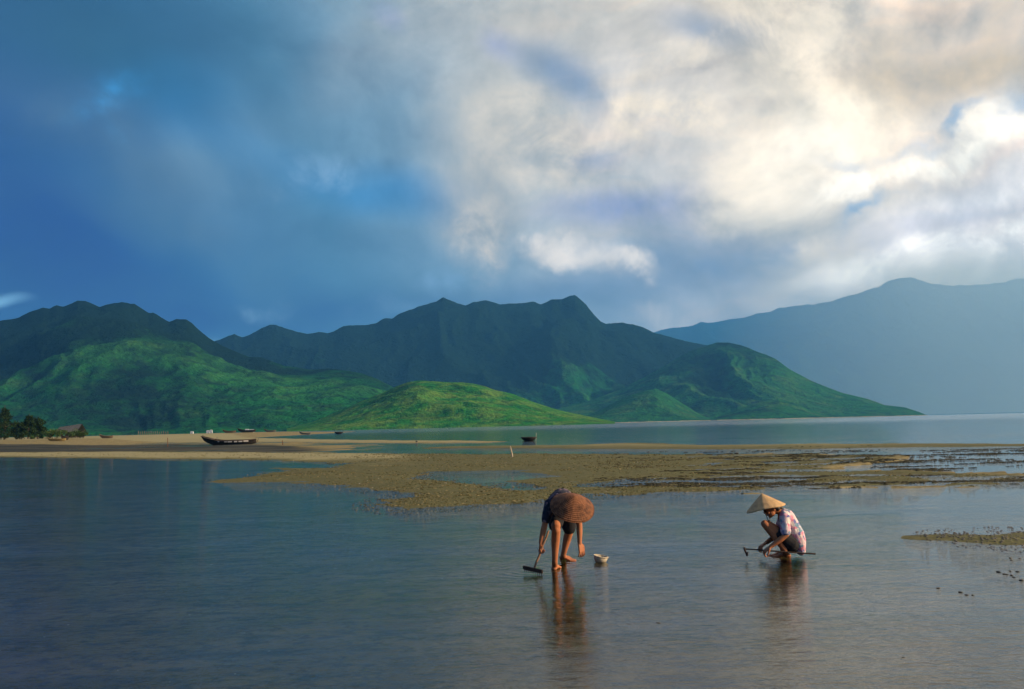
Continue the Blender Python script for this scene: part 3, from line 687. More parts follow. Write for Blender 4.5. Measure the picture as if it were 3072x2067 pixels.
# ------------------------------------------------------------------ boats
tar_m = simple_mat('tarred_wood', (.012, .011, .010), (.04, .034, .028), 5, .6, .006, 20, (.4, 1, 3))
wood_m = simple_mat('weathered_wood', (.12, .085, .055), (.24, .18, .12), 4, .85, .006, 20, (.3, 1, 2))
greyw_m = simple_mat('grey_painted_wood', (.10, .105, .10), (.20, .20, .19), 4, .8)
white_m = simple_mat('chalky_white_paint', (.62, .60, .55), (.42, .40, .36), 6, .8)
ochre_m = simple_mat('ochre_wood', (.30, .23, .09), (.20, .15, .06), 4, .85)
rust_m = simple_mat('rusty_post', (.20, .08, .04), (.11, .05, .03), 9, .9)
def boat(name, L, B, D, hull_mat, loc, rz, label, group=None, bow_rise=.55, detail=True, panels=0, tilt=0.0):
    """wooden sampan lofted from cross-sections: bow at -x, raised; stern at +x"""
    root = empty(name, loc, rz); root.rotation_euler = (tilt, 0, rz); tag(root, label, 'boat', group)
    NS, NP = 25, 9
    def sec(s):                        # s 0 bow .. 1 stern
        b = B / 2 * max(.04, (math.sin(math.pi * min(1, (s * .93 + .04))) ** .55)) * (1 if s < .75 else 1 - .45 * ((s - .75) / .25) ** 1.5)
        keel = bow_rise * D * max(0, 1 - s / .28) ** 1.7 * 1.0 + .42 * D * max(0, (s - .80) / .20) ** 1.6
        top = D + bow_rise * D * max(0, 1 - s / .40) ** 1.8 + .20 * D * max(0, (s - .72) / .28) ** 1.7
        return b, keel, top
    def pt(s, q, inset=0.0):           # q -1..1 across
        b, k, t = sec(s); a = abs(q); b = max(b - inset, .01)
        y = b * (a ** .75) * (1 if q > 0 else -1); z = k + inset + (t - k - inset) * (max(0, (a - .28) / .72) ** 1.25)
        x = (s - .5) * L + (-.06 * L * (z - k) / D if s < .2 else 0) * (1 - s / .2 if s < .2 else 0)
        return (x, y, z)
    V = []; F = []
    for side in (0, 1):
        for i in range(NS):
            for j in range(NP): V.append(pt(i / (NS - 1), j / (NP - 1) * 2 - 1, .045 * side))
    off = NS * NP
    for i in range(NS - 1):
        for j in range(NP - 1):
            a = i * NP + j; F.append((a, a + 1, a + NP + 1, a + NP)); F.append((off + a + NP, off + a + NP + 1, off + a + 1, off + a))
    for i in range(NS - 1):
        for j in (0, NP - 1):
            a = i * NP + j; q = (a, a + NP, off + a + NP, off + a); F.append(q if j else q[::-1])
    for i in (0, NS - 1):
        for j in range(NP - 1):
            a = i * NP + j; q = (a, a + 1, off + a + 1, off + a); F.append(q)
    link('hull', mesh_from('hull', V, F), hull_mat, root)
    for sg in (-1, 1):
        bm = bmesh.new(); add_tube(bm, [Vector(pt(i / 20, sg)) + Vector((0, sg * .01, .012)) for i in range(21)], [.032] * 21, 6); link('gunwale', bm_mesh('gunwale', bm), wood_m if detail else hull_mat, root)
    if detail:
        for s in (.22, .42, .6, .78):
            b, k, t = sec(s); bm = bmesh.new(); add_box(bm, ((s - .5) * L, 0, t - .08), (.18, 2 * b - .10, .035)); link('thwart', bm_mesh('thwart', bm, False), wood_m, root)
        bm = bmesh.new(); a = Vector(pt(1, 0)); add_tube(bm, [a + Vector((-.05, 0, -.05)), a + Vector((.16, 0, .22)), a + Vector((.30, 0, .52))], [.045, .045, .035], 8); link('stern_post', bm_mesh('stern_post', bm), wood_m, root)
        bm = bmesh.new(); a = Vector(pt(0, 0)); add_tube(bm, [a + Vector((.12, 0, 0)), a + Vector((-.03, 0, .16)), Vector((a.x - .16, 0, sec(0)[2] + .10))], [.05, .05, .035], 8); link('bow_stem', bm_mesh('bow_stem', bm), hull_mat, root)
        for k in range(panels):        # pale boards showing along the inside and the rail
            s = (.27, .41, .49, .60, .69, .79)[k]; c = Vector(pt(s + .035, -.93)); bm = bmesh.new()
            q = Vector(pt(s + .065, -.93)) - Vector(pt(s, -.93)); add_box(bm, c + Vector((0, -.035, -.03)), (q.length * (.5, .8, 1.25, .9, 1.1, 1.35)[k], .02, D * (.16, .18, .22, .26, .22, .27)[k]), Matrix.Rotation(math.atan2(q.y, q.x), 3, 'Z'))
            link('side_board', bm_mesh('side_board', bm, False), white_m, root)
        bm = bmesh.new(); add_box(bm, ((.14 - .5) * L, 0, sec(.14)[2] - .05), (.9, sec(.14)[0] * 1.5, .04)); link('foredeck', bm_mesh('foredeck', bm, False), wood_m, root)
        bm = bmesh.new(); add_tube(bm, [((.25 - .5) * L, -.1, .3), ((.255 - .5) * L, -.12, D * 1.75)], [.03, .025], 7); link('mooring_post', bm_mesh('mooring_post', bm), greyw_m, root)
    return root
def boat_at(x0, x1, yw, z=0.0):
    a = G((x0 + x1) / 2, yw, z); return a, (x1 - x0) * a.y / FPX
a, L = boat_at(612, 770, 1334); boat('wooden_boat', L * .99, 1.25, .62, tar_m, a + Vector((0, 0, -.10)), math.radians(-2), 'black tarred sampan with white side boards grounded by the mud', 'boats of the bay', 1.0, True, 6, math.radians(4))
Y_ = 250
for (x0, x1, yy, mt_, lab) in [(669, 708, 1304, wood_m, 'brown low boat drawn up at the water edge behind the black sampan'), (715, 767, 1305, tar_m, 'long dark boat with upturned ends behind the black sampan'), (794, 828, 1304, greyw_m, 'short grey boat moored past the long dark one'),
                               (899, 932, 1304, greyw_m, 'pale grey rowing boat afloat on the blue water'), (300, 340, 1312, wood_m, 'brown boat lying on the open beach')]:
    xm = (x0 + x1) / 2; hzn = 1310 - .02357 * xm; Y = min(CAMH * FPX / max(yy - hzn, 4), 330) if xm > 600 else 175
    p = P(xm, yy, Y); p.z = max(ground_z(p.x, p.y), -.12) - .02; L = (x1 - x0) * Y / FPX
    boat('wooden_boat', L, L * .26, L * .11 + .15, mt_, p, math.radians(-3), lab, 'boats of the bay', .9, False)
# ochre boat and dark gear hauled out below the trees
p = base(172, 1316, 158); boat('wooden_boat', 2.9, .8, .38, ochre_m, p, math.radians(4), 'ochre boat hauled out on the sand below the shrubs', 'boats of the bay', .5, False)
p = base(195, 1313, 164); boat('wooden_boat', 1.3, .7, .62, tar_m, p, math.radians(50), 'short black boat end-on behind the ochre boat', 'boats of the bay', .6, False)
def coracle(loc, R, label, pole):
    root = empty('basket_boat', loc); tag(root, label, 'basket boat', 'boats of the bay')
    bm = bmesh.new(); prof = [(0.02, -.02)] + [(R * math.sin(t * 1.30) ** .8, R * .52 * (1 - math.cos(t * 1.35)) / (1 - math.cos(1.35))) for t in np.linspace(.12, 1, 9)]
    prof = prof + [(r - .04, z + .02) for r, z in prof[::-1][:-1]]
    add_lathe(bm, prof, 40); link('hull', bm_mesh('hull', bm), tar_m, root)
    bm = bmesh.new(); rr_ = prof[9][0]; zt = prof[9][1]; add_tube(bm, [(rr_ * math.cos(k / 40 * 2 * math.pi), rr_ * math.sin(k / 40 * 2 * math.pi), zt) for k in range(41)], [.045] * 41, 8, False); link('rim', bm_mesh('rim', bm), tar_m, root)
    bm = bmesh.new(); add_box(bm, (0, 0, zt - .06), (R * .22, 2 * R - .15, .03)); link('thwart', bm_mesh('thwart', bm, False), wood_m, root)
    if pole:
        bm = bmesh.new(); add_tube(bm, [(rr_ * .93, 0, .1), (rr_ * 1.0, 0, zt + .42)], [.025, .02], 7); link('pole', bm_mesh('pole', bm), white_m, root)
    return root
a, L = boat_at(1563, 1610, 1322); coracle(a + Vector((0, 0, -.08)), L / 2, 'round black basket boat with a pale upright pole', True)
a, L = boat_at(1003, 1030, 1302); coracle(a + Vector((0, 0, -.1)), L / 2, 'round black basket boat afloat off the grassy hill, without a pole', False)

# ------------------------------------------------------------------ stakes, pilings, far houses
def stake(foot, top, r0, mat, name, label, group=None, cat='post'):
    root = empty(name, foot); tag(root, label, cat, group)
    d = top - foot; bm = bmesh.new()
    add_tube(bm, [Vector((0, 0, -.25)) , d * .35 + Vector((r0 * .2, 0, 0)), d * .7, d], [r0, r0 * .97, r0 * .9, r0 * .75], 9); link('shaft', bm_mesh('shaft', bm), mat, root)
    bm = bmesh.new(); add_tube(bm, [d, d * 1.03], [r0 * .8, r0 * .55], 9); link('cap', bm_mesh('cap', bm), mat, root)
    return root
f = G(1538, 1374); stake(f, P(1531, 1341, f.y), .04, simple_mat('pale_driftwood', (.50, .43, .32), (.34, .27, .19), 8, .8), 'wooden_stake', 'pale leaning wooden stake standing in the sand bar')
f = G(503, 1341); stake(f, P(503, 1314, f.y), .04, rust_m, 'wooden_stake', 'thin reddish upright stake in the dark mud')
f = G(848, 1335); stake(f, P(847, 1321, f.y), .04, rust_m, 'wooden_stake', 'short reddish stake past the stern of the black sampan')
f = G(1250, 1328); o = link('stone', stones[1], stone_m); o.location = f + Vector((0, 0, .1)); o.scale = (.13, .12, .16); tag(o, 'single black stone on the thin far sand strip', 'stone')
f = G(2210, 1362); o = link('stone', stones[2], stone_m); o.location = f + Vector((0, 0, .04)); o.scale = (.12, .08, .07); tag(o, 'black stone at the water edge of the weedy bar', 'stone')
for k in range(15):
    px = 415 + k * 6.3; Y = 420; ft = P(px, 1307, Y); ft.z = -.3
    stake(ft, Vector((ft.x, ft.y, P(px, 1294 + (k * 5) % 3, Y).z)), .22, post_m, 'piling', 'one of the dark pilings in the row along the far water edge', 'row of pilings')
wall_m = simple_mat('whitewash', (.78, .77, .73), (.66, .65, .61), 1, .8); roof_m = simple_mat('pale_roof', (.55, .56, .56), (.40, .38, .36), 1, .8); dark_m2 = simple_mat('dark_opening', (.03, .03, .03), None, 2, .6)
def house(px0, px1, ytop, ybase, Y, label):
    w = (px1 - px0) * Y / FPX; p = P((px0 + px1) / 2, ybase, Y); h = (ybase - ytop) * Y / FPX; p.z = max(p.z - h * .3, -.5)
    root = empty('house', p); tag(root, label, 'house', 'houses on the far shore'); h *= 1.3
    bm = bmesh.new(); add_box(bm, (0, 0, h * .36), (w, w * .7, h * .72)); link('wall', bm_mesh('wall', bm, False), wall_m, root)
    V = [(-w * .54, -w * .4, h * .70), (w * .54, -w * .4, h * .70), (w * .54, w * .4, h * .70), (-w * .54, w * .4, h * .70), (-w * .54, 0, h), (w * .54, 0, h)]
    link('roof', mesh_from('roof', V, [(0, 1, 5, 4), (2, 3, 4, 5), (1, 2, 5), (3, 0, 4), (3, 2, 1, 0)], False), roof_m, root)
    bm = bmesh.new(); add_box(bm, (w * .12, -w * .35 - .02, h * .2), (w * .16, .08, h * .4)); link('door', bm_mesh('door', bm, False), dark_m2, root)
for a in [(736, 746, 1287, 1296, 'small white house beside the larger white one on far shore'), (748, 761, 1288, 1296, 'larger white house on the far shore behind the boats'), (620, 629, 1291, 1299, 'white hut on the far shore beyond the bow of the black sampan'), (631, 637, 1289, 1298, 'narrow white hut next to another hut beyond the black sampan'), (572, 580, 1294, 1300, 'tiny pale hut alone on the far shore near the pilings')]:
    house(a[0], a[1], a[2], a[3], 880, a[4])

# ------------------------------------------------------------------ people
skin_m = simple_mat('tanned_skin', (.36, .135, .060), (.44, .175, .082), 12, .68, .0015, 90, spec=.2, sss=.05)
black_m = simple_mat('black_cloth', (.010, .010, .012), (.022, .022, .026), 20, .9, .002, 60)
hair_m = simple_mat('black_hair', (.008, .007, .006), (.02, .016, .013), 30, .5)
def shirt_mat(name, cols, scale):
    mt, T = new_mat(name)
    tc = T.new('ShaderNodeTexCoord').outputs['Object']
    v = T.vmath('ADD', tc, T.vmath('SCALE', T.noise(tc, 14, 3, .6, out=1)).outputs[0]).outputs[0]
    vm = [n for n in T.n if n.type == 'VECT_MATH' and n.operation == 'SCALE'][0]; vm.inputs['Scale'].default_value = .06
    vo = T.new('ShaderNodeTexVoronoi', {'Scale': scale}); T.l.new(v, vo.inputs['Vector'])
    sp_ = T.new('ShaderNodeSeparateColor', {0: vo.outputs['Color']})
    c = T.ramp(sp_.outputs[0], cols, 'CONSTANT')
    c = T.mix(T.maprange(T.noise(v, scale * 1.3, 3, .6), .55, .6, 0, .8), c, cols[0][1])
    b = T.new('ShaderNodeBsdfPrincipled', {'Base Color': c, 'Roughness': .9, 'Specular IOR Level': .1})
    bp = T.new('ShaderNodeBump', {'Strength': .7, 'Distance': .03, 'Height': T.noise(T.mapping(tc, scale=(1, 1, .45)), 13, 3, .5, 1.2)}); T.l.new(bp.outputs[0], b.inputs['Normal'])
    T.new('ShaderNodeOutputMaterial', {0: b}); return mt
shirt2_m = shirt_mat('pink_flowered_cotton', [(0, (.70, .55, .56)), (.26, (.66, .24, .32)), (.48, (.14, .16, .36)), (.62, (.72, .66, .60)), (.80, (.20, .32, .40)), (.9, (.70, .36, .44))], 26)
shirt1_m = shirt_mat('dark_flowered_cotton', [(0, (.028, .030, .045)), (.4, (.10, .08, .10)), (.6, (.02, .028, .04)), (.85, (.26, .17, .18))], 26)
def hat_mat(name, c1, c2, band):
    mt, T = new_mat(name)
    tc = T.new('ShaderNodeTexCoord').outputs['Object']; sp_ = T.new('ShaderNodeSeparateXYZ', {0: tc})
    ang = T.math('ARCTAN2', sp_.outputs[1], sp_.outputs[0]); rad = T.math('SQRT', T.math('ADD', T.math('MULTIPLY', sp_.outputs[0], sp_.outputs[0]), T.math('MULTIPLY', sp_.outputs[1], sp_.outputs[1])))
    pv_ = T.new('ShaderNodeCombineXYZ', {0: T.math('MULTIPLY', ang, 9.0), 1: T.math('MULTIPLY', rad, 9.0), 2: 0.0}).outputs[0]
    straw = T.noise(pv_, 2.2, 4, .6); blot = T.noise(tc, 11, 4, .62)
    c = T.mix(T.maprange(straw, .35, .65), c1, c2); c = T.mix(T.maprange(blot, .46, .64, 0, band), c, tuple(q * .30 for q in c1))
    ring = T.math('SINE', T.math('MULTIPLY', rad, 2 * math.pi / .016))
    b = T.new('ShaderNodeBsdfPrincipled', {'Base Color': c, 'Roughness': .7, 'Specular IOR Level': .25})
    bp = T.new('ShaderNodeBump', {'Strength': .8, 'Distance': .009, 'Height': T.math('MULTIPLY_ADD', ring, .25, straw)}); T.l.new(bp.outputs[0], b.inputs['Normal'])
    T.new('ShaderNodeOutputMaterial', {0: b}); return mt
hat1_m = hat_mat('old_brown_palm_leaf', (.145, .052, .021), (.235, .098, .042), .85); hat2_m = hat_mat('pale_palm_leaf', (.54, .33, .14), (.62, .41, .20), .3)
def hat(parent, c, axis, R, Hc, mat, rim_mat, dome=0.0):
    M = Matrix.Translation(c) @ Vector(axis).normalized().to_track_quat('Z', 'Y').to_matrix().to_4x4()
    bm = bmesh.new(); N = 22; r = random.Random(3)
    def prof(t): return Hc * ((1 - t) + dome * math.sin(math.pi * t) * .5) - .004 * t * t
    pr = [(max(R * t, .002), prof(t) + .0016 * (k % 2)) for k, t in enumerate(np.linspace(0, 1, N))]
    pr += [(max(R * t - .001, .001), prof(t) - .007) for t in np.linspace(1, 0, N)]
    add_lathe(bm, pr, 72)
    for v in bm.verts:
        a = math.atan2(v.co.y, v.co.x); q = math.hypot(v.co.x, v.co.y) / R; v.co.z += .006 * q * q * math.sin(a * 3 + 1) + .002 * q * math.sin(a * 16)
    h = link('conical_hat', bm_mesh('conical_hat', bm), mat, parent); h.matrix_world = M
    bm = bmesh.new(); add_tube(bm, [(R * math.cos(k / 60 * 2 * math.pi), R * math.sin(k / 60 * 2 * math.pi), -.008 + .006 * math.sin(k / 60 * 6 * math.pi + 1)) for k in range(61)], [.006] * 61, 6, False)
    rm = link('rim', bm_mesh('rim', bm), rim_mat, h)
    bm = bmesh.new(); add_tube(bm, [(.10 * math.cos(a), .0 , -.02 - .14 * math.sin(a)) for a in np.linspace(0, math.pi, 13)], [.004] * 13, 5, False); link('chin_strap', bm_mesh('chin_strap', bm), black_m, h)
    return h
def hand(bm, wrist, fwd, nrm, side, curl, L=.172, spread=.13):
    """palm, four unequal fingers bending towards nrm (palm side) and a thumb from the side of the palm"""
    f = fwd.normalized(); n = (nrm - f * nrm.dot(f)).normalized(); s = f.cross(n).normalized() * side
    pl = L * .52; pw = L * .44
    for k in range(4):                                     # palm as four metacarpals
        o_ = (k - 1.5) / 3 * pw * .78
        add_tube(bm, [wrist + s * o_ * .45, wrist + f * pl + s * o_], [.0135, .0120], 8)
    for k, (ln, o_) in enumerate(((.42, -1.5), (.48, -.5), (.45, .5), (.36, 1.5))):
        p = wrist + f * pl + s * (o_ / 3 * pw * .82); d = (f + s * o_ * spread).normalized(); pts = [p]; a = 0
        for q, fr in enumerate((.45, .30, .25)):
            a += curl * (.9 if q == 0 else 1.0); dd = d * math.cos(a) + n * math.sin(a); p = p + dd * ln * L * fr * 1.0; pts.append(p)
        add_tube(bm, pts, [.0092, .0086, .0078, .0066], 8)
    b0 = wrist + f * pl * .28 - s * pw * .42; d = (f * .75 - s * .55 + n * .35).normalized(); p1 = b0 + d * L * .22; d2 = (f * .85 - s * .15 + n * .5).normalized(); p2 = p1 + d2 * L * .18; p3 = p2 + (f * .7 + s * .15 + n * .6).normalized() * L * .13
    add_tube(bm, [b0, p1, p2, p3], [.0125, .0105, .0095, .0072], 8)
def foot(bm, ankle, heel, toe, up=Vector((0, 0, 1)), L=None):
    d = (toe - heel); L = d.length; d.normalize(); s = d.cross(up).normalized()
    add_tube(bm, [ankle, heel + d * L * .22 + up * .035], [.033, .034], 10); add_ell(bm, heel + d * L * .10 + up * .024, (.034, .034, .028))
    for k, (o_, ln) in enumerate(((-.030, .0), (-.014, .02), (.002, .012), (.017, -.002), (.030, -.02))):
        b0 = heel + d * L * .25 + s * o_ * .45 + up * .036; ball = heel + d * L * .70 + s * o_ + up * .016; tp = heel + d * (L * .95 + ln * .6) + s * o_ * 1.12 + up * .010
        add_tube(bm, [b0, heel + d * L * .5 + s * o_ * .8 + up * .032, ball, tp], [.026, .021, .0145, .0095 if k else .0125], 8)
def head(bm, c, fwd, up):
    f = fwd.normalized(); u = (up - f * up.dot(f)).normalized(); s = f.cross(u); Rm = Matrix((s, f, u)).transposed()
    add_ell(bm, c + u * .02, (.072, .090, .088), Rm, 18); add_ell(bm, c + f * .028 - u * .045, (.054, .058, .058), Rm, 14)      # skull, face
    add_ell(bm, c + f * .058 - u * .088, (.026, .022, .020), Rm, 10); add_tube(bm, [c + f * .084 + u * .012, c + f * .100 - u * .022, c + f * .088 - u * .032], [.010, .013, .010], 8)  # chin, nose
    add_tube(bm, [c + f * .078 - u * .055 + s * .018, c + f * .088 - u * .056, c + f * .078 - u * .055 - s * .018], [.007, .009, .007], 8)                              # lips
    add_tube(bm, [c + f * .078 + u * .022 + s * .036, c + f * .088 + u * .022, c + f * .078 + u * .022 - s * .036], [.009, .011, .009], 8)                              # brow
    for q in (-1, 1):
        add_ell(bm, c + s * q * .074 - u * .012 - f * .004, (.010, .020, .030), Rm, 10); add_ell(bm, c + f * .068 - u * .028 + s * q * .036, (.022, .018, .018), Rm, 8)
def hair(parent, c, fwd, up, tail):
    f = fwd.normalized(); u = (up - f * up.dot(f)).normalized(); s = f.cross(u); Rm = Matrix((s, f, u)).transposed(); bm = bmesh.new()
    add_ell(bm, c + u * .030 - f * .016, (.079, .092, .086), Rm, 18); add_ell(bm, c - f * .055 - u * .030, (.058, .040, .055), Rm, 12)
    if tail: add_tube(bm, [c - f * .075 - u * .03] + tail, [.030] * (1 + len(tail)), 8)
    return remeshed('hair', bm, .008, 3, hair_m, parent)
def eyes(parent, c, fwd, up):
    f = fwd.normalized(); u = (up - f * up.dot(f)).normalized(); s = f.cross(u)
    for q in (-1, 1):
        bm = bmesh.new(); add_ell(bm, c + f * .083 - u * .003 + s * q * .031, (.011, .008, .006), Matrix((s, f, u)).transposed(), 10); link('eye', bm_mesh('eye', bm), hair_m, parent)

# ---- the person bending over with a rake
p1 = empty('person', (0, 0, 0)); tag(p1, 'person in brown conical hat, dark shirt and black shorts, bending over a rake', 'person')
rA, rK, rH = P(1664, 1684, 10.42), P(1668, 1590, 10.33), P(1669, 1508, 10.62)
lA, lK, lH = P(1690, 1664, 10.95), P(1708, 1592, 10.86), P(1702, 1508, 10.78)
pel = (rH + lH) / 2 + Vector((0, .03, .02)); mid = P(1686, 1499, 10.46); che = P(1687, 1508, 10.25); nek = P(1700, 1514, 10.17)
rS, rE, rW = P(1650, 1512, 10.27), P(1634, 1575, 10.22), P(1622, 1628, 10.20)
lS, lE, lW = P(1726, 1514, 10.18), P(1738, 1574, 10.12), P(1739, 1630, 10.10)
hax = Vector((.13, -.60, .79)).normalized(); hc1 = P(1717, 1521, 10.06); hd = hc1 - hax * .045 + Vector((0, .02, -.01))
bm = bmesh.new()
for H_, K_, A_ in ((rH, rK, rA), (lH, lK, lA)):
    cal = K_.lerp(A_, .36) + Vector((0, .018, 0))
    add_tube(bm, [H_, H_.lerp(K_, .5), K_ + Vector((0, 0, .03)), K_, cal, K_.lerp(A_, .75), A_], [.082, .070, .050, .051, .049, .036, .032], 14)
    add_ell(bm, K_ + Vector((0, -.022, 0)), (.036, .028, .042))
foot(bm, rA, Vector((rA.x - .012, rA.y + .05, .0)) + Vector((0, 0, -.008)), G(1676, 1701) + Vector((0, 0, -.008)))
foot(bm, lA, G(1682, 1676) + Vector((0, 0, -.008)), G(1722, 1683) + Vector((0, 0, -.008)))
add_tube(bm, [pel, mid, che], [.115, .105, .110], 16); add_tube(bm, [rS, che, lS], [.05, .09, .05], 12)
add_tube(bm, [rH, pel, lH], [.09, .11, .09], 12)
add_tube(bm, [che, nek, hd], [.06, .046, .05], 12)
for S_, E_, W_ in ((rS, rE, rW), (lS, lE, lW)):
    add_tube(bm, [S_, S_.lerp(E_, .5), E_, E_.lerp(W_, .35), W_], [.046, .040, .033, .034, .0235], 12)
hfwd = -(hax * .25) + Vector((.15, -.55, -.80)); hup = hax
head(bm, hd, hfwd, hup)
tool_top, tool_bot = P(1645, 1594, 10.30), P(1603, 1704, 10.24)
tdir = (tool_bot - tool_top).normalized()
hw = rW; grip = tool_top.lerp(tool_bot, .50)
hand(bm, hw, (grip - hw).normalized() * 1.0 + tdir * .9, Vector((.75, -.1, .1)), 1, .95)
hand(bm, lW, Vector((.22, -.10, -.95)), Vector((-.35, .5, -.1)), -1, .42)
remeshed('body', bm, .0042, 3, skin_m, p1)
bm = bmesh.new()                                       # shirt: back, shoulders, two short sleeves
bk = pel + Vector((0, .02, .03))
add_tube(bm, [pel.lerp(mid, .25) + Vector((0, 0, .005)), mid, che], [.135, .132, .128], 18)
add_tube(bm, [mid + Vector((-.05, 0, -.01)), che + Vector((-.06, 0, 0)), rS], [.105, .10, .066], 14); add_tube(bm, [mid + Vector((.05, 0, -.01)), che + Vector((.06, 0, 0)), lS], [.105, .10, .066], 14)
add_tube(bm, [pel.lerp(mid, .2) + Vector((-.06, 0, -.02)), mid + Vector((-.06, 0, -.05))], [.10, .10], 12); add_tube(bm, [pel.lerp(mid, .2) + Vector((.06, 0, -.02)), mid + Vector((.06, 0, -.05))], [.10, .10], 12)
for S_, E_ in ((rS, rE), (lS, lE)):
    add_tube(bm, [S_, S_.lerp(E_, .45), S_.lerp(E_, .74)], [.066, .060, .054], 14, True)
remeshed('shirt', bm, .008, 4, shirt1_m, p1)
bm = bmesh.new()
add_tube(bm, [rH + Vector((0, .02, .0)), pel + Vector((0, .02, 0)), lH + Vector((0, .02, 0))], [.115, .125, .115], 14)
for H_, K_, q in ((rH, rK, .74), (lH, lK, .88)):
    add_tube(bm, [H_, H_.lerp(K_, .45), H_.lerp(K_, q) + Vector((0, .006, 0))], [.112, .100, .086], 16)
add_tube(bm, [rH + Vector((-.04, .02, -.05)), rH.lerp(rK, .9) + Vector((-.035, .05, .0))], [.07, .045], 12)
remeshed('shorts', bm, .008, 3, black_m, p1)
hair(p1, hd, hfwd, hup, None); eyes(p1, hd, hfwd, hup)
hat(p1, hc1, hax, .238, .160, hat1_m, hat1_m, .22)

rk = empty('rake', tool_bot); tag(rk, 'short wooden rake with dark cross head held at the water', 'rake')
inv = Matrix.Translation(-tool_bot)
def local(bm, o=tool_bot):
    for v in bm.verts: v.co -= o
    return bm
shaft_m = simple_mat('worn_handle', (.30, .17, .10), (.20, .11, .065), 10, .7, .002, 60); darkw_m = simple_mat('wet_dark_wood', (.025, .016, .012), (.05, .033, .025), 12, .6)
bm = bmesh.new(); add_tube(bm, [tool_top.lerp(tool_bot, k / 6) + Vector((.003 * math.sin(k * 2.1), 0, 0)) for k in range(7)], [.012, .012, .0125, .013, .013, .0125, .012], 10); link('handle', bm_mesh('handle', local(bm)), shaft_m, rk)
ha, hb_ = P(1570, 1702, 10.27), P(1628, 1715, 10.17); bm = bmesh.new(); q = (hb_ - ha); Mr = Matrix((q.normalized(), Vector((0, 0, 1)).cross(q.normalized()), Vector((0, 0, 1)))).transposed()
vs = add_box(bm, (ha + hb_) / 2, (q.length, .035, .042), Mr); bmesh.ops.bevel(bm, geom=bm.edges[:], offset=.006, segments=2, affect='EDGES'); link('head', bm_mesh('head', local(bm), False), darkw_m, rk)
for k in range(9):
    c0 = ha.lerp(hb_, (k + .5) / 9); bm = bmesh.new(); add_tube(bm, [c0 + Vector((0, 0, -.02)), c0 + Vector((.002, -.004, -.04))], [.006, .004], 6); link('tooth', bm_mesh('tooth', local(bm)), darkw_m, rk)

# ---- small pale basket floating beside
bpos = G(1801, 1688); bk_ = empty('basket', bpos + Vector((0, .06, -.012))); bk_.rotation_euler = (math.radians(6), math.radians(9), .4); tag(bk_, 'small pale woven basket floating beside the bending person', 'basket')
wk_m = simple_mat('pale_wicker', (.56, .50, .38), (.34, .29, .20), 26, .8, .004, 60, (1, 1, 2.2))
bm = bmesh.new(); pr = [(.004, .0), (.045, .002), (.064, .018), (.074, .045), (.080, .078), (.076, .080), (.069, .046), (.058, .022), (.04, .010), (.003, .010)]
add_lathe(bm, pr, 40)
for v in bm.verts:
    a = math.atan2(v.co.y, v.co.x); v.co.x *= 1.08; v.co += Vector((v.co.x, v.co.y, 0)).normalized() * (.0022 * math.sin(a * 20 + (math.floor(v.co.z / .012) % 2) * math.pi)) if v.co.xy.length > .03 else Vector()
link('bowl', bm_mesh('bowl', bm), wk_m, bk_)
bm = bmesh.new(); add_tube(bm, [(.0865 * math.cos(k / 40 * 2 * math.pi), .080 * math.sin(k / 40 * 2 * math.pi), .080 + .002 * math.sin(k * 1.57)) for k in range(41)], [.0065] * 41, 7, False); link('rim', bm_mesh('rim', bm), wk_m, bk_)
bm = bmesh.new(); r = random.Random(4)
for k in range(16): add_ell(bm, (r.uniform(-.04, .04), r.uniform(-.04, .04), .028 + r.uniform(0, .012)), (.016, .012, .008), Matrix.Rotation(r.uniform(0, 3), 3, 'Z'), 8)
link('clams', bm_mesh('clams', bm), simple_mat('dark_clams', (.06, .05, .04), (.16, .14, .10), 30, .6), bk_)

# ---- the squatting person with a hoe
p2 = empty('person', (0, 0, 0)); tag(p2, 'person in pale conical hat and pink flowered shirt, squatting with a hoe', 'person')
nH, nK, nA = P(2372, 1630, 10.93), P(2295, 1572, 10.88), P(2354, 1650, 10.88)
fH, fK, fA = P(2374, 1630, 11.13), P(2304, 1572, 11.16), P(2348, 1645, 11.16)
pel = P(2378, 1630, 11.03); mid = P(2380, 1592, 11.03); che = P(2358, 1553, 11.02); nek = P(2338, 1533, 11.01); hd = P(2313, 1523, 11.0)
nS, nE, nW = P(2352, 1549, 10.87), P(2358, 1606, 10.79), P(2312, 1640, 10.80)
fS, fE, fW = P(2350, 1550, 11.17), P(2334, 1604, 11.20), P(2299, 1628, 11.06)
bm = bmesh.new()
for H_, K_, A_ in ((nH, nK, nA), (fH, fK, fA)):
    add_tube(bm, [H_, H_.lerp(K_, .5), K_.lerp(H_, .1), K_], [.082, .070, .052, .046], 14)
    add_tube(bm, [K_, K_.lerp(A_, .3) + Vector((.012, 0, -.004)), K_.lerp(A_, .7), A_], [.047, .050, .038, .031], 12); add_ell(bm, K_ + Vector((-.014, 0, .004)), (.034, .036, .036))
z0 = Vector((0, 0, -.012))
hl = G(2370, 1669); tl = hl + Vector((-.225, -.01, 0)); foot(bm, nA, hl + z0, tl + z0)
hl2 = Vector((fA.x + .055, fA.y, 0)); foot(bm, fA, hl2 + z0, hl2 + Vector((-.225, .02, 0)) + z0)
add_tube(bm, [pel, mid, che], [.115, .100, .100], 16); add_tube(bm, [nH, pel, fH], [.09, .11, .09], 12); add_tube(bm, [nS, che, fS], [.05, .085, .05], 12); add_tube(bm, [che, nek, hd + Vector((.02, 0, -.02))], [.06, .046, .046], 12)
for S_, E_, W_ in ((nS, nE, nW), (fS, fE, fW)):
    add_tube(bm, [S_, S_.lerp(E_, .5), E_, E_.lerp(W_, .35), W_], [.045, .040, .033, .034, .0235], 12)
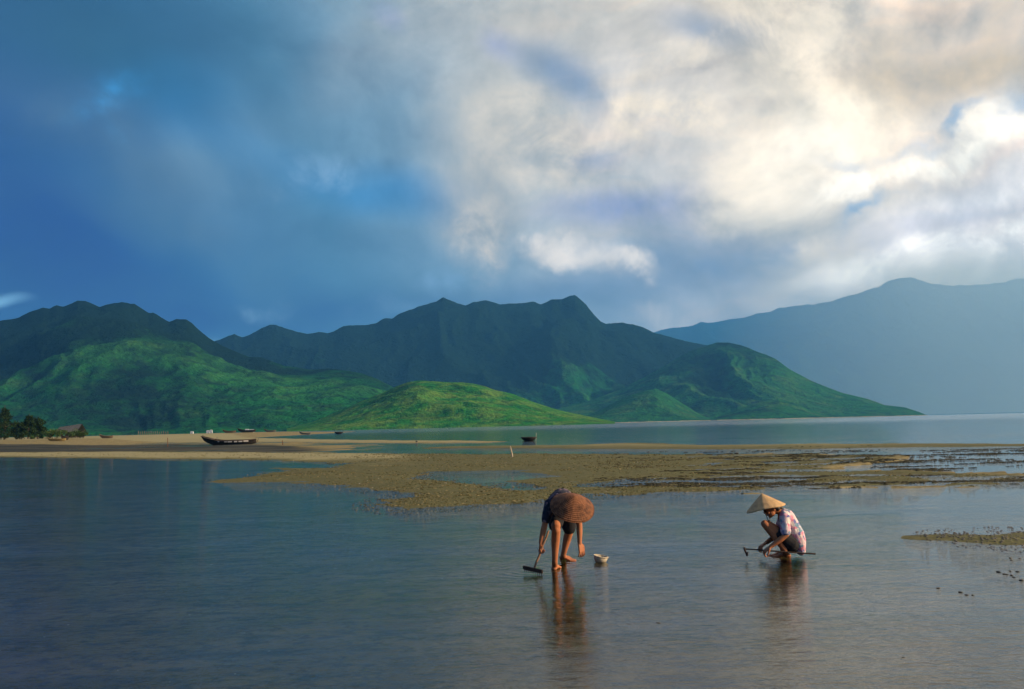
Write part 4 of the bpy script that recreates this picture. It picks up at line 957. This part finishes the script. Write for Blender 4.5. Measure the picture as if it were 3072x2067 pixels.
hf = Vector((-.90, -.02, -.42)); hu = Vector((-.42, 0, .90)); head(bm, hd, hf, hu)
ta, tb = P(2236, 1647, 10.86), P(2445, 1662, 10.84)
hand(bm, nW, Vector((-.80, .15, -.62)), Vector((.15, .2, -.9)), -1, .75)
hand(bm, fW, Vector((-.80, -.32, -.42)), Vector((.2, -.1, -.95)), 1, .65)
remeshed('body', bm, .0042, 3, skin_m, p2)
bm = bmesh.new()
for dy in (-.055, .055):
    D_ = Vector((0, dy, 0))
    add_tube(bm, [che + D_ + Vector((.0, 0, .02)), P(2366, 1572, 11.03) + D_, P(2380, 1600, 11.03) + D_ * 1.2, P(2389, 1625, 11.03) + D_ * 1.3, P(2396, 1648, 11.03) + D_ * 1.4], [.086, .104, .108, .096, .062], 16)
add_tube(bm, [nek + Vector((.03, 0, -.02)), che], [.058, .09], 12)
add_tube(bm, [P(2404, 1622, 11.03), P(2413, 1640, 11.03)], [.045, .022], 10)
for S_, E_, fs_ in ((nS, nE, 1), (fS, fE, 1)):
    add_tube(bm, [S_ + Vector((.01, 0, .005)), S_.lerp(E_, .45), S_.lerp(E_, .80)], [.068, .062, .062], 14)
remeshed('shirt', bm, .008, 4, shirt2_m, p2)
bm = bmesh.new(); add_tube(bm, [nH, pel, fH], [.105, .118, .105], 14)
for H_, K_ in ((nH, nK), (fH, fK)): add_tube(bm, [H_, H_.lerp(K_, .25), H_.lerp(K_, .48)], [.104, .094, .086], 14)
remeshed('shorts', bm, .008, 3, black_m, p2)
hair(p2, hd, hf, hu, [P(2340, 1522, 11.0), P(2347, 1530, 11.0)]); eyes(p2, hd, hf, hu)
hat(p2, P(2297, 1523, 11.0), (-.20, .10, .97), .228, .174, hat2_m, hat2_m, .04)

he = empty('hoe', tb); tag(he, 'long thin dark hoe held level by the squatting person', 'hoe')
bm = bmesh.new(); add_tube(bm, [ta.lerp(tb, k / 8) + Vector((0, 0, .002 * math.sin(k))) for k in range(9)], [.0085] * 8 + [.0105], 9); link('handle', bm_mesh('handle', local(bm, tb)), darkw_m, he)
bm = bmesh.new(); add_tube(bm, [ta + Vector((-.012, 0, .012)), ta + Vector((.0, 0, -.03)), ta + Vector((.012, 0, -.062))], [.014, .012, .010], 8); add_box(bm, ta + Vector((.018, 0, -.058)), (.006, .07, .05), Matrix.Rotation(.35, 3, 'Y')); link('blade', bm_mesh('blade', local(bm, tb)), darkw_m, he)

# ------------------------------------------------------------------ haze
hm, T = new_mat('haze')
pv = T.new('ShaderNodeVolumePrincipled', {'Color': (.13, .50, 1.0, 1), 'Density': 1.1e-4, 'Anisotropy': .3})
T.n.remove([n for n in T.n if n.type == 'OUTPUT_MATERIAL'][0]) if any(n.type == 'OUTPUT_MATERIAL' for n in T.n) else None
om = T.new('ShaderNodeOutputMaterial'); T.l.new(pv.outputs[0], om.inputs['Volume'])
H = 13500
V = [(x, y, z) for z in (-8, 1450) for y in (-300, H) for x in (-H, H)]
me = mesh_from('haze', V, [(0, 2, 3, 1), (4, 5, 7, 6), (0, 1, 5, 4), (2, 6, 7, 3), (0, 4, 6, 2), (1, 3, 7, 5)], False)
o = link('haze', me, hm); tag(o, 'thin blue sea haze over the bay', kind='stuff')

# sunlit rain mist hanging over the water before the far mountain, thinning out to the left
rm_, T = new_mat('rain_mist')
pv = T.new('ShaderNodeVolumePrincipled', {'Color': (.84, 1.0, .93, 1), 'Density': 6.5e-4, 'Anisotropy': .25})
for n in [n for n in T.n if n.type == 'OUTPUT_MATERIAL']: T.n.remove(n)
om = T.new('ShaderNodeOutputMaterial'); T.l.new(pv.outputs[0], om.inputs['Volume'])
B_ = [(1000, 5000), (2900, 4560), (4300, 4560), (4300, 6300), (2900, 6300)]; U_ = [(1250, 5100), (2900, 4900), (4300, 4900), (4300, 6000), (2900, 6000)]
V = [(x, y, 3) for x, y in B_] + [(x, y, 930) for x, y in U_]
me = mesh_from('rain_mist', V, [(4, 3, 2, 1, 0), (5, 6, 7, 8, 9)] + [(k, (k + 1) % 5, 5 + (k + 1) % 5, 5 + k) for k in range(5)], False)
o = link('rain_mist', me, rm_); tag(o, 'pale sunlit rain mist before the far mountain', kind='stuff')
